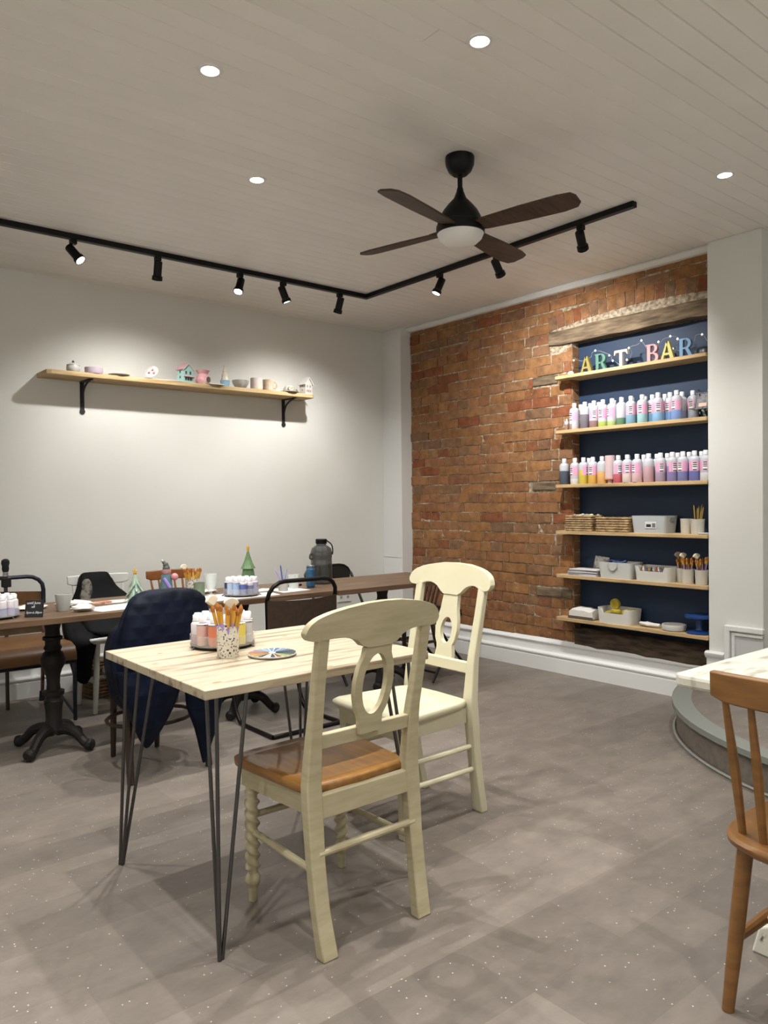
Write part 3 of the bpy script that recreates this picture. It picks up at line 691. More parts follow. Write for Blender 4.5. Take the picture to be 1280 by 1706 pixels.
S3 = [(F, 3.325, .62, '#4c5562', 'bottle with charcoal blue paint at the left end of the third shelf', None), (F, 3.235, .24, '#d4d2d0', 'bottle with a little white paint beside the yellow one', 150),
      (F, 3.165, .62, '#d3bf4f', 'bottle with bright yellow paint on the third shelf', 250), (F, 3.090, .48, '#d9ad55', 'bottle with amber yellow paint, black print in front', 170),
      (F, 3.018, .52, '#e0ad6c', 'unlabelled bottle with pale orange paint', None), (F, 2.895, .38, '#c0606c', 'bottle with raspberry red paint', 215), (4.33, 2.818, .42, '#e2cfc6', 'bottle with cream pink paint, pink label in front', 195),
      (4.33, 2.748, .48, '#dcb8bc', 'bottle with blush pink paint, black print in front', 150), (F, 2.676, .66, '#c9a3a9', 'bottle with dusty rose paint more than half full', None), (F, 2.594, .46, '#a997ad', 'bottle with grey mauve paint', 205),
      (F, 2.515, .62, '#8f84b4', 'bottle with lilac purple paint', 220), (F, 2.446, .52, '#7f82b4', 'bottle with periwinkle paint, black print in front', 160), (F, 2.372, .70, '#7778b8', 'bottle with blue violet paint near the white post', 195), (F, 2.302, .3, '#d8d6d8', 'last bottle of the third shelf, cut by the white post', 185)]
S3b = [(B2, 3.300, .4, '#8d8a90', 'half hidden bottle behind the charcoal paint', 170), (B2, 3.185, .4, '#a59a86', 'half hidden bottle between yellow and amber', None), (4.42, 2.872, .5, '#d98f84', 'bottle with coral paint behind the cream pink one', 155),
       (B2, 2.765, .4, '#c9a9ad', 'half hidden bottle behind the blush pink paint', None), (B2, 2.672, .4, '#b7a6b4', 'half hidden bottle behind the dusty rose paint', None), (B2, 2.60, .4, '#a3a0b8', 'half hidden bottle behind the grey mauve paint', None),
       (B2, 2.530, .4, '#9c98b4', 'half hidden bottle behind the lilac paint', None), (B2, 2.455, .4, '#9a9ab4', 'half hidden bottle behind the periwinkle paint', None), (B2, 2.375, .5, '#9292b0', 'half hidden bottle behind the blue violet paint', 170)]
for z, rows in ((Z2, S2+S2b), (Z3, S3+S3b)):
    for x, y, f, c, lab, ld in rows: paint_bottle(x, y, z, f, c, lab, ld)
paint_bottle(F, 2.957, Z3, .06, '#d98a6a', 'upside-down bottle stained pink, standing on its cap', None, flip=True)
for y, lab in ((3.285, 'small bottle of brown paint, left of the tiny pair'), (3.245, 'small bottle of brown paint, right of the tiny pair')):
    paint_bottle(4.322, y, Z2, .6, '#9a8170', lab, None, s=.42)
# framed photo and foil-like greenery at the right end of the second shelf
t = thing('picture_frame', 'small dark framed photograph leaning at the right end of the second shelf', 'picture', (4.372, 2.335, Z2+.025), -90)
LEAN = lambda X, Y, Z: (X, Y+Z*.25, Z)
MB().ringprism([(-.055, .03), (.055, .03), (.055, .13), (-.055, .13)], [(-.049, .036), (.049, .036), (.049, .124), (-.049, .124)], -.005, .005).map(LEAN).build('frame', M('dark_frame', '#1c1c22', .4), t, 0)
MB().box(-.05, .05, -.002, .003, .035, .125).map(LEAN).build('photo', M('photo_print', '#17151a', .4, col2='#565256', scale=38, contrast=(.42, .55)), t, 0, label='small dark and pale photograph')
MB().box(-.03, .02, -.0035, -.002, .045, .066).map(LEAN).build('photo_patch', M('photo_skin', '#b98a6c', .3), t, 0)
q = random.Random(11)
for i in range(46):
    y = q.uniform(2.285, 2.385); z = Z2+.004+q.random()*(.15 if y < 2.37 else .1); x = 4.405-(.02 if z < Z2+.05 else 0)+q.uniform(-.012, .03)
    if i == 0:
        fo = thing('dried_foliage', 'grey green leafy garland around the picture frame', 'garland', (4.40, 2.34, Z2))
        lm = [MB().add([(0, 0, 0), (.006, .009, .002), (0, .024, 0), (-.006, .009, -.002), (0, .01, .004)], [(0, 1, 4), (1, 2, 4), (2, 3, 4), (3, 0, 4)]).mesh('leaf', M('sage_leaf_%d' % k, c, .5), 0) for k, c in enumerate(('#5d6f63', '#8a9a86', '#44545c', '#b9bdb0'))]
    o = link('leaf', lm[i % 4], fo); o.location = (x-4.40, y-2.34, z-Z2+.008); o.rotation_euler = (q.uniform(0, 6), q.uniform(0, 6), q.uniform(0, 6)); o.scale = (1.3, 1.3, 1.3)
# dark round object behind the blue R
o = MB().lathe([(0, 0), (.04, 0), (.044, .01), (.042, .04), (.03, .052), (.012, .056), (0, .056)], 20, sx=.6).build('dark_dish', M('dark_grey_glaze', '#24262b', .35)); o.location = (4.42, 2.352, ZSH[0]); tag(o, 'dark rounded object behind the blue letter R', 'ornament')

# ------------------------------------------------------------------ baskets, boxes and pots in the niche
SEAG = M('seagrass', '#7d6446', .8, col2='#b0946a', scale=30, bump=.6, bscale=120)
def woven_basket(name, lab, loc, w, d, h, rope=.008, rz=0, cat='basket', mat=None):
    t = thing(name, lab, cat, loc, rz); mat = mat or SEAG
    MB().box(-w/2+.01, w/2-.01, -d/2+.01, d/2-.01, 0, .006).build('bottom', mat, t, 0)
    n = int(h/(rope*1.7)); base = rrect(-w/2, w/2, -d/2, d/2, .012, 2)
    dense = []
    for i in range(len(base)):
        a, b_ = base[i], base[(i+1) % len(base)]; L = math.hypot(b_[0]-a[0], b_[1]-a[1]); m = max(1, int(L/.014))
        dense += [(a[0]+(b_[0]-a[0])*k/m, a[1]+(b_[1]-a[1])*k/m) for k in range(m)]
    for i in range(n):
        z = rope+i*(h-2*rope)/max(1, n-1)
        MB().tube([(x*(1+.006*math.sin(k*1.9+i*math.pi)), y*(1+.012*math.sin(k*1.9+i*math.pi)), z+.0012*math.sin(k*1.9+i*2)) for k, (x, y) in enumerate(dense)], rope, 6, closed=True).build('rope_coil', mat, t)
    return t
Z4, Z5, Z6 = ZSH[3], ZSH[4], ZSH[5]
woven_basket('woven_basket', 'square woven seagrass basket heaped with white bits', (4.385, 3.19, Z4), .15, .20, .108, .0085)
woven_basket('woven_basket', 'long woven seagrass basket beside the grey box', (4.385, 2.925, Z4), .15, .24, .098, .0085)
q = random.Random(5)
for i in range(13):
    c = ['#cfc9b8', '#b8b3a6', '#d8d2a0', '#9a948a'][i % 4]
    o = MB().sphere((0, 0, 0), q.uniform(.011, .016), 7, 5, .8).build('sponge_piece', M('sponge_'+c[1:], c, .9), None, 0)
    o.location = (4.385+q.uniform(-.05, .05), 3.19+q.uniform(-.085, .06), Z4+.1+q.uniform(0, .008)); tag(o, 'small pale lump heaped in the square woven basket', 'sponge', 'pale lumps in the woven basket')
MB().box(-.055, .055, -.085, .085, .01, .092).build('filling', M('sponge_b8b3a6', '#b8b3a6', .9), [x for x in bpy.data.objects if x.name == 'woven_basket'][0], 0)
def tray_box(name, lab, loc, w, d, h, mat, taper=.9, rim=.003, dip=False, rz=0, cat='box', r=.02):
    """open plastic storage box, walls with thickness; optional dipped front"""
    t = thing(name, lab, cat, loc, rz)
    P = lambda k, z: [(x*k, y*k, z) for x, y in rrect(-w/2, w/2, -d/2, d/2, r, 4)]
    def top(x, y):
        if not dip: return h
        return h-(h*.32 if (x < -w*.35 and abs(y) < d*.33) else 0)
    outer_top = [(x, y, top(x, y)) for x, y, z in [p for p in densify(P(1, h))]]
    n = len(outer_top); ob = [(x*taper, y*taper, 0) for x, y, z in outer_top]
    k2 = 1-2*rim/min(w, d)
    it = [(x*k2, y*k2, z) for x, y, z in outer_top]; ib = [(x*k2, y*k2, rim) for x, y, z in ob]
    MB().loft([ob, outer_top, it, ib]).build('body', mat, t)
    return t
def densify(P):
    out = []
    for i in range(len(P)):
        a, b_ = Vector(P[i]), Vector(P[(i+1) % len(P)]); m = max(1, int((b_-a).length/.012))
        out += [tuple(a+(b_-a)*k/m) for k in range(m)]
    return out
GREYBOX = M('pale_grey_plastic', '#b4b7b8', .45); WHITEBOX = M('white_plastic', '#d2d0c8', .45)
t = tray_box('storage_box', 'pale grey plastic storage box with small white label, next to the baskets', (4.388, 2.665, Z4), .15, .245, .108, GREYBOX)
MB().box(-.0725, -.0705, -.055, .02, .03, .075).build('sticker', M('box_sticker', '#d6d6d4', .6), t, 0)
MB().box(-.0732, -.0724, -.02, .012, .038, .056).build('sticker_print', M('sticker_black', '#2a2a2c', .6), t, 0)
MB().box(-.0732, -.0724, -.05, -.028, .036, .062).build('sticker_print', M('sticker_grey', '#6d6d70', .6), t, 0)
o = MB().prism(rrect(-.03, .03, -.012, .012, .011, 4), -.002, .002, 'y').map(lambda X, Y, Z: (X, Y-.121, Z+.085)).build('hand_hole', M('hole_dark', '#8a8c8d', .8), t, 0)
SECT = [', leaning away', ', leaning to the left wall side', ', leaning left', ', leaning to the room and left', ', leaning to the room', ', leaning to the room and right', ', leaning right', ', leaning back and right']
POT = M('pot_white', '#d4d0c5', .5)
def pot(loc, lab, r=.039, h=.09):
    t = thing('brush_pot', lab, 'pot', loc, group='white pots on the niche shelves')
    MB().lathe([(0, 0), (r*.88, 0), (r*.92, .004), (r, h-.004), (r*1.04, h), (r*.95, h), (r*.86, .006), (0, .006)], 22).build('body', POT, t)
    return t
HND = [M('handle_'+c[1:], c, .4) for c in ('#8a5a2e', '#b07a3a', '#6d4526')]
FERR = M('ferrule', '#d3a03c', .4, metal=.1); BRIS = M('bristle_orange', '#a8692f', .8); FANB = M('fan_bristle', '#d8cfb8', .9)
LILH = M('lilac_handle', '#a58fd0', .35)
def brush(base, top, lab, kind='round', hm=None, grp=None, r=.0032, name='paint_brush', fl=.018):
    """handle in the pot, head up"""
    a, b_ = Vector(base), Vector(top); d = (b_-a); L = d.length; d.normalize()
    t = thing(name, lab, 'brush', tuple(a), group=grp); hm = hm or HND[0]
    q = d.to_track_quat('Z', 'Y').to_matrix()
    m = lambda X, Y, Z: tuple(q @ Vector((X, Y, Z)))
    if kind == 'pencil':
        MB().lathe([(0, 0), (r, 0), (r, L-.014), (.0012, L-.002), (0, L)], 8).map(m).build('shaft', hm, t)
        return t
    hl = .022 if kind == 'round' else .035
    MB().lathe([(0, 0), (r*.6, 0), (r, L*.35), (r*.9, L-hl-fl), (0, L-hl-fl)], 8).map(m).build('handle', hm, t)
    MB().lathe([(0, L-hl-fl-.001), (r*1.05, L-hl-fl-.001), (r*1.25, L-hl-.002), (0, L-hl)], 8).map(m).build('ferrule', FERR, t)
    if kind == 'round': MB().lathe([(0, L-hl-.002), (r*1.2, L-hl-.002), (r*1.7, L-hl*.55), (r*.8, L-.004), (0, L)], 8).map(m).build('bristles', BRIS, t)
    else:
        fan = [(-.004, 0), (.004, 0)]+[(.027*math.sin(R(a_)), .012+.023*math.cos(R(a_))) for a_ in (75, 50, 25, 0, -25, -50, -75)]
        # thick soft fan across the camera's line of sight
        mm = MB().prism(fan, -.006, .006, 'y').map(lambda X, Y, Z: (X*.79+Y*.61, -X*.61+Y*.79, Z+L-hl-.004))
        mm.map(m).build('bristles', FANB, t, 0, bev=.003)
    return t
pot((4.405, 2.455, Z4), 'white pot on the basket shelf, left of the pencil pot')
pot((4.37, 2.368, Z4), 'white pot filled with pencils on the basket shelf', .04)
q = random.Random(8)
for i in range(7):
    a = q.uniform(0, 6.28); k = .018
    brush((4.37+.012*math.cos(a), 2.368+.012*math.sin(a), Z4+.012), (4.37+.034*math.cos(a), 2.368+.034*math.sin(a)-.01, Z4+.145+i*.006), 'wooden pencil standing in the pencil pot, '+['shortest one', 'second shortest', 'middle height', 'leaning one', 'upright one', 'second tallest', 'tallest one'][i], 'pencil', M('pencil_ochre', '#8f7434', .5), 'pencils in the white pot', .004, 'pencil')
o = MB().lathe([(0, 0), (.03, 0), (.034, .006), (.03, .01), (0, .008)], 18).build('saucer', CW); o.location = (4.345, 2.315, Z4); tag(o, 'tiny white dish beside the white post on the basket shelf', 'dish')
# fifth shelf
PAP = [M('paper', '#dcdad5', .8), M('paper_lilac', '#bfb9c9', .8), M('paper_grey', '#a9a7a2', .8)]
MAGS = [(.004, 0, .012, '#c4c1cc', 'bottom magazine of the paper pile on the fifth shelf'), (.0, .012, .01, '#8f8c92', 'second magazine of the paper pile on the fifth shelf'), (-.004, .022, .006, '#d0ced0', 'third magazine of the paper pile on the fifth shelf'), (.006, .028, .010, '#7f7c80', 'fourth magazine of the paper pile on the fifth shelf'), (.0, .038, .006, '#cfcdc9', 'topmost magazine of the paper pile on the fifth shelf')]
for i, (dx, dz, hh, c, lab) in enumerate(MAGS):
    o = MB().box(-.075, .075, -.12+.004*i, .12, 0, hh).build('magazine', M('magazine_'+c[1:], c, .6), None, 0, bev=.001)
    o.location = (4.387+dx*.5, 3.165-.005*i, Z5+dz); o.rotation_euler = (0, 0, R((-2, 1.5, -1, 2.5, -3)[i])); tag(o, lab, 'magazine', 'papers on the fifth shelf')
o = MB().prism([(-.07, 0), (.05, 0), (.06, .075), (-.05, .085)], -.001, .001, 'y').build('printed_sheet', M('printed_sheet', '#c4c2bc', .8, col2='#8d8a86', scale=45, contrast=(.52, .6)), None, 0)
o.location = (4.455, 3.10, Z5+.046); o.rotation_euler = (0, R(0), R(-90)); tag(o, 'printed sheet standing behind the paper pile', 'paper')
t = tray_box('storage_box', 'pale grey box with a hanging handle loop on the fifth shelf', (4.388, 2.91, Z5), .155, .255, .104, M('pale_grey_box', '#c2c3bf', .5))
MB().tube(smoothpath([(-.076, .045, .1), (-.079, .04, .07), (-.078, .01, .05), (-.079, -.02, .07), (-.076, -.025, .1)], 5), .003, 6).build('handle_loop', M('loop_grey', '#9a9b9a', .5), t)
o = MB().tube([(4.39+.035*math.cos(R(a)), 2.93+.06*math.sin(R(a)), Z5+.107+.006*math.sin(R(3*a))) for a in range(0, 360, 20)], .006, 7, closed=True).build('blue_cable', M('blue_cable', '#24407a', .4)); tag(o, 'coil of blue cable on top of the grey box', 'cable')
t = tray_box('supply_tray', 'white open tray full of small paint pots on the fifth shelf', (4.385, 2.645, Z5), .15, .25, .092, WHITEBOX, .92, dip=True, r=.03)
MB().box(-.06, .06, -.11, .11, .004, .03).build('liner', WHITEBOX, t, 0)
q = random.Random(21); capc = ['#2c2a2c', '#b9b2a6', '#8a5a48', '#d8d4c8', '#5d5468', '#a08a4a']
for i in range(22):
    o = MB().lathe([(0, 0), (.009, 0), (.009, .032), (.005, .036), (.005, .05), (0, .05)], 8).build('paint_vial', M('vial_'+capc[i % 6][1:], capc[i % 6], .4))
    o.location = (4.345+(i % 4)*.026, 2.555+(i//4)*.035+q.uniform(-.004, .004), Z5+.031+q.uniform(0, .006)); tag(o, ['black', 'beige', 'rust', 'cream', 'plum', 'ochre'][i % 6]+' vial in the white tray, row '+['one', 'two', 'three', 'four'][i % 4]+', place '+['one', 'two', 'three', 'four', 'five', 'six'][5-i//4]+' from left', 'vial', 'small vials in the white tray')
for (x, y, lab, lab2) in ((4.415, 2.49, 'white brush pot at the back, left of the two full ones', 'brush in the rear brush pot'), (4.37, 2.432, 'white pot of brushes in the middle of the fifth shelf', 'brush in the middle brush pot'), (4.365, 2.342, 'white pot of brushes nearest the white post', 'brush in the pot nearest the post')):
    pot((x, y, Z5), lab, .038, .088)
    for i in range(8):
        a = i*.785+.3; k = q.uniform(.6, 1)
        brush((x+.012*math.cos(a), y+.012*math.sin(a), Z5+.012), (x+.045*k*math.cos(a), y+.045*k*math.sin(a), Z5+.14+q.random()*.03), lab2+SECT[i], 'round', [LILH, HND[0], HND[2]][i % 3], 'brushes in the niche pots', .004)
    if x < 4.41 or True:
        brush((x, y, Z5+.012), (x-.01, y+.03, Z5+.19), 'pale fan brush in the ' + ('rear pot' if x > 4.4 else 'middle pot' if y > 2.4 else 'pot nearest the post'), 'fan', HND[0], 'fan brushes in the niche pots')
# lowest shelf
t = thing('tissue_pack', 'clear acrylic box of folded white tissues at the lowest shelf left end', 'tissues', (4.38, 3.18, Z6))
MB().box(-.065, .065, -.10, .10, 0, .006).build('base', M('smoky_acrylic', '#5d5148', .3), t, 0)
MB().box(-.066, -.063, -.10, .10, 0, .02).build('front_lip', M('smoky_acrylic', '#5d5148', .3), t, 0)
q = random.Random(6); rings = []
for i in range(9):
    y = -.095+.19*i/8; hgt = .07+q.uniform(-.008, .01)
    rings.append([(-.06, y, .007), (.06, y, .007), (.06+q.uniform(-.004, .004), y, hgt-.012), (.03, y, hgt), (-.02, y, hgt-.004+q.uniform(-.005, .005)), (-.06, y, hgt-.016)])
MB().loft(rings).build('tissues', M('tissue_white', '#d5d2cb', .9), t, 60)
t = tray_box('sponge_tray', 'white open tray of yellow sponges on the lowest shelf', (4.385, 2.92, Z6), .15, .26, .098, WHITEBOX, .93, dip=True, r=.03)
MB().box(-.06, .06, -.11, .11, .004, .04).build('liner', WHITEBOX, t, 0)
YEL = M('yellow_sponge', '#b9a53a', .9, col2='#9c8a2c', scale=30, bump=.6, bscale=120)
for i, (y, x, z, r, rx, lab) in enumerate(((2.95, 4.385, .125, .036, 80, 'round yellow sponge standing on edge above the tray'), (2.93, 4.36, .078, .034, 12, 'round yellow sponge lying flat at the tray front'), (2.87, 4.39, .072, .032, 30, 'yellow sponge at the right inside the white tray'), (2.985, 4.37, .062, .03, 20, 'yellow sponge at the left inside the white tray'), (2.825, 4.41, .08, .022, 60, 'yellow sponge leaning in the right corner of the tray'))):
    o = MB().lathe([(0, -.014), (r*.85, -.014), (r, -.007), (r, .007), (r*.85, .014), (0, .014)], 20).build('sponge', YEL); o.location = (x, y, Z6+z-.005); o.rotation_euler = (0, R(rx), R(20*i)); tag(o, lab, 'sponge', 'yellow sponges in the white tray')
q = random.Random(4); rings = []
for i in range(7):
    a = i/6; rings.append([(.0+.035*math.cos(R(b_))*math.sin(math.pi*(.12+.76*a)), -.07+.14*a, .012+.012*math.sin(R(b_))*(1+.4*q.uniform(-1, 1))) for b_ in range(0, 360, 40)])
o = MB().loft(rings).build('white_cloth', M('tissue_white', '#d5d2cb', .9), None, 60); o.location = (4.38, 2.695, Z6+.004); tag(o, 'crumpled white cloth on the lowest shelf', 'cloth')
o = MB().lathe([(0, 0), (.066, 0), (.072, .006), (.074, .03), (.07, .038), (.062, .036), (.06, .012), (.02, .01), (.018, .018), (0, .02)], 32).build('palette_dish', CW); o.location = (4.375, 2.527, Z6); tag(o, 'round white palette dish beside the blue turntable', 'dish')
t = thing('banding_wheel', 'dark blue pottery turntable at the right end of the lowest shelf', 'turntable', (4.385, 2.365, Z6))
BLU = M('blue_enamel', '#1d3d73', .35)
MB().lathe([(0, 0), (.075, 0), (.08, .006), (.06, .014), (.026, .022), (.022, .03), (.022, .085), (.03, .09), (0, .09)], 28).build('base', BLU, t)
MB().lathe([(0, .091), (.078, .091), (.086, .096), (.086, .108), (.08, .112), (0, .112)], 32).build('wheel_head', BLU, t)

# ------------------------------------------------------------------ front table on hairpin legs
TOPW = M('pale_pine_top', '#6d5c45', .5, col2='#aea18a', scale=5, stretch=(.55, 6, 6), contrast=(.30, .50), detail=6, bump=.12, rand=.05)
KNOT = M('knot_wood', '#a07848', .6)
STEEL = M('raw_steel_rod', '#5c5b5b', .35, metal=.9)
ft = thing('hairpin_table', 'pale pine table on black hairpin legs in the foreground', 'table', (1.305, 2.22, 0))
TZ = .73
for i in range(4):
    y0 = -.369+i*.1845
    o = MB().box(-.40, .395, .0006, .1839, 0, .026).build('plank', TOPW, ft, 0, bev=.0025); o.location = (0, y0, TZ-.026)
q = random.Random(14)
for (x, y, r) in ((-.33, -.30, .008), (-.2, .1, .006), (.05, -.05, .007), (-.1, .25, .009), (.2, .2, .006), (.28, -.2, .008), (-.28, .2, .005), (.02, -.34, .006), (-.36, .05, .006)):
    MB().lathe([(0, 0), (r, 0), (r*.9, .0004), (0, .0005)], 10, sx=2.0).map(lambda X, Y, Z: (X+x, Y+y, Z+TZ-.0001)).build('knot', KNOT, ft, label='darker knot in the pine')
for sx in (-1, 1):
    for sy in (-1, 1):
        fx, fy = sx*.365+(.002), sy*.36
        cx, cy = sx*.345, sy*.325
        tops = [(cx, cy), (cx-sx*.012, cy-sy*.085), (cx-sx*.10, cy-sy*.012)]
        leg = MB().box(min(cx, cx-sx*.11)-.012, max(cx, cx-sx*.11)+.012, min(cy, cy-sy*.095)-.012, max(cy, cy-sy*.095)+.012, TZ-.030, TZ-.0265).build('hairpin_leg', STEEL, ft, 0)
        for i, (tx, ty) in enumerate(tops):
            off = [(0, 0), (-.004*sx, -.010*sy), (-.010*sx, -.003*sy)][i]
            MB().tube(smoothpath([(tx, ty, TZ-.03), (tx+(fx+off[0]-tx)*.97, ty+(fy+off[1]-ty)*.97, .03), (fx+off[0], fy+off[1], .008)], 6), .0058, 8).build('rod', STEEL, leg)
        MB().tube([(fx-.012*sx, fy-.004*sy, .012), (fx-.006*sx, fy-.006*sy, .004), (fx, fy, .012)], .006, 8).build('foot_bend', STEEL, leg)

# ------------------------------------------------------------------ cream dining chairs with oval splats
def ray_poly(cx, cz, ang, poly):
    dx, dz = math.cos(ang), math.sin(ang); best = 0
    for i in range(len(poly)):
        (x1, z1), (x2, z2) = poly[i], poly[(i+1) % len(poly)]
        ex, ez = x2-x1, z2-z1; den = dx*ez-dz*ex
        if abs(den) < 1e-9: continue
        t = ((x1-cx)*ez-(z1-cz)*ex)/den; u = ((x1-cx)*dz-(z1-cz)*dx)/den
        if t > 0 and -1e-6 <= u <= 1+1e-6: best = max(best, t)
    return (cx+dx*best, cz+dz*best)
def cream_chair(label, loc, rz, paint, seatm, crest, splat, oval, turned, seat_top, bar_z):
    t = thing('dining_chair', label, 'chair', loc, rz, 'cream dining chairs at the pine table')
    back_y = lambda z: (interp(z, ((0, -.012), (.12, .012), (.25, .03), (.45, .046), (.6, .03), (.75, 0), (.97, -.045))))
    bend = lambda X, Y, Z: (X, Y+back_y(Z)+.45*X*X-.016, Z)
    # posts
    for s in (-1, 1):
        prof = [(.0, .168, .05, .036), (.12, .174, .046, .034), (.25, .176, .046, .034), (.40, .176, .05, .036), (.5, .176, .046, .034), (.62, .176, .038, .03), (.76, .18, .036, .026), (.885, .182, .036, .024)]
        rings = []
        P = smoothpath([(z, cx, w_) for z, cx, w_, d_ in prof], 4); Q = smoothpath([(z, d_, 0) for z, cx, w_, d_ in prof], 4)
        for p, d_ in zip(P, Q):
            z, cx, w_ = p; y = back_y(z); dd = d_.y
            rings.append([(s*cx-w_/2, y-dd/2, z), (s*cx+w_/2, y-dd/2, z), (s*cx+w_/2, y+dd/2, z), (s*cx-w_/2, y+dd/2, z)])
        MB().loft(rings).build('back_leg', paint, t, 30, bev=.004)
    # crest rail: strips so that it can bend
    top, bot = crest
    mb = MB(); hx = [.236, .2352, .233, .229, .224, .217, .208]+[.2-.02*i for i in range(10)]; xs = [-x for x in hx]+[0]+hx[::-1]
    rings = []
    for x in xs:
        zt, zb = interp(abs(x), top), interp(abs(x), bot)
        zt, zb = max(zt, zb+.004), zb
        rings.append([(x, -.013, zb), (x, .013, zb), (x, .013, zt), (x, -.013, zt)])
    mb.loft(rings).map(bend).build('crest_rail', paint, t, 40, bev=.004)
    # splat with an oval opening
    cx, cz, rx, rz_ = oval; outl = splat+[(-x, z) for x, z in reversed(splat)]
    N = 48; angs = [2*math.pi*i/N+.0123 for i in range(N)]
    outer = [ray_poly(cx, cz, a, outl) for a in angs]; inner = [(cx+rx*math.cos(a), cz+rz_*math.sin(a)) for a in angs]
    MB().ringprism(outer, inner, -.009, .009).map(bend).build('splat', paint, t, 30)
    # rails
    def rail(name, z0, z1, xx, y0, y1, dy=0):
        MB().loft([[(x, y0, z0), (x, y1, z0), (x, y1, z1), (x, y0, z1)] for x in [-xx+2*xx*i/8 for i in range(9)]]).map(lambda X, Y, Z: (X, Y+back_y(Z)+dy, Z)).build(name, paint, t, 30, bev=.003)
    rail('back_rail', bar_z, bar_z+.042, .156, -.011, .011)
    rail('seat_rail', seat_top-.088, seat_top-.024, .155, -.014, .008)
    # seat
    zt = seat_top
    sl = [(-.165, .052), (-.185, .10), (-.205, .30), (-.213, .405), (-.2, .435), (-.15, .447), (0, .452)]
    pl = [(0, .045)]+sl+[(-x, y) for x, y in reversed(sl[:-1])]
    n = len(pl); c0 = (0, .25)
    sc = lambda k: [(c0[0]+(x-c0[0])*k, c0[1]+(y-c0[1])*k) for x, y in pl]
    dish = .006 if turned else .001
    MB().loft([[(x, y, zt-.03) for x, y in sc(.965)], [(x, y, zt-.022) for x, y in sc(1)], [(x, y, zt-.007) for x, y in sc(1)], [(x, y, zt) for x, y in sc(.965)], [(x, y, zt-dish*.5) for x, y in sc(.8)], [(x, y, zt-dish) for x, y in sc(.4)]]).build('seat', seatm, t, 50)
    for s in (-1, 1):
        MB().prism([(s*.168, .06), (s*.19, .41), (s*.172, .41), (s*.15, .06)], zt-.09, zt-.03, 'z').build('apron', paint, t, 0, bev=.002)
    MB().box(-.18, .18, .395, .415, zt-.09, zt-.03).build('apron', paint, t, 0, bev=.002)
    fz = zt-.075
    for s in (-1, 1):
        if turned:
            rings = []
            nz = 150
            for i in range(nz+1):
                z = fz*i/nz; tw = 0; lob = 0
                if z < .045: r = .0125+.003*(z/.045)
                elif z < .085: r = .016+.008*math.sin(math.pi*(z-.045)/.04)
                elif z < .10: r = .015
                elif z < fz-.06: r = .0195; lob = .0046; tw = z*95*s
                elif z < fz-.04: r = .016
                elif z < fz-.03: r = .022
                else: r = .019
                rings.append([(s*.168+(r+lob*math.cos(2*(a-tw)))*math.cos(a), .385+(r+lob*math.cos(2*(a-tw)))*math.sin(a), z) for a in [2*math.pi*k/16 for k in range(16)]])
            MB().loft(rings).build('front_leg', paint, t, 60)
        else:
            MB().loft([[(s*.172-w_, .385-w_, z), (s*.172+w_, .385-w_, z), (s*.172+w_, .385+w_, z), (s*.172-w_, .385+w_, z)] for z, w_ in ((0, .016), (.3, .021), (fz+.02, .021))]).build('front_leg', paint, t, 30, bev=.003)
    for s in (-1, 1):
        for z in ((.215,) if turned else (.175, .265)):
            MB().tube([(s*.174, .02, z+.002), (s*.171, .2, z), (s*.168, .385, z)], [.0095, .0115, .0095], 10).build('stretcher', paint, t)
    if turned:
        MB().tube([(-.172, .022, .268), (0, .024, .268), (.172, .022, .268)], [.0095, .0118, .0095], 10).build('stretcher', paint, t)
    MB().tube([(-.168, .385, .262), (0, .385, .262), (.168, .385, .262)], [.0095, .0115, .0095], 10).build('stretcher', paint, t)
    return t
def interp(x, tab):
    tab = list(tab)
    if x <= tab[0][0]: return tab[0][1]
    for (a, va), (b_, vb) in zip(tab, tab[1:]):
        if x <= b_:
            u = (x-a)/(b_-a); u = u if len(tab) > 9 else u
            return va+(vb-va)*u
    return tab[-1][1]
CREAM_A = M('antique_cream_paint', '#aaa081', .5, col2='#b8ae90', scale=8, stretch=(1, 1, 6), bump=.06)
CREAM_B = M('cream_paint', '#cec8ac', .45, col2='#c8c1a4', scale=6)
HONEY = M('honey_wood_seat', '#835a28', .38, col2='#966a32', scale=6, stretch=(8, .8, 8), bump=.06, coat=.3)
crestA = (((0, .950), (.06, .948), (.12, .940), (.17, .930), (.205, .917), (.222, .905), (.231, .893), (.235, .883), (.236, .878)), ((0, .822), (.05, .822), (.06, .828), (.08, .846), (.11, .858), (.15, .860), (.19, .857), (.21, .856), (.224, .859), (.232, .866), (.236, .875)))
splatA = [(0, .826), (.046, .826), (.047, .800), (.062, .765), (.068, .725), (.066, .685), (.056, .645), (.040, .615), (.040, .605), (.044, .59), (.043, .57), (0, .57)]
cream_chair('antique cream chair with honey wood seat and rope-twist front legs, nearest the camera', (1.337, 1.695, 0), 0, CREAM_A, HONEY, crestA, splatA, (0, .712, .043, .088), True, .445, .548)
crestB = (((0, .966), (.08, .963), (.15, .952), (.19, .941), (.215, .928), (.228, .915), (.234, .902), (.236, .893)), ((0, .838), (.045, .838), (.055, .845), (.08, .868), (.11, .882), (.14, .882), (.17, .872), (.2, .867), (.218, .869), (.23, .876), (.235, .885), (.236, .891)))
splatB = [(0, .845), (.045, .845), (.043, .82), (.046, .78), (.058, .74), (.062, .70), (.056, .66), (.040, .632), (.040, .628), (.052, .605), (.052, .57), (0, .57)]
cream_chair('smooth cream chair with cream seat at the right of the pine table', (2.185, 2.268, 0), 90, CREAM_B, CREAM_B, crestB, splatB, (0, .695, .032, .052), False, .45, .548)

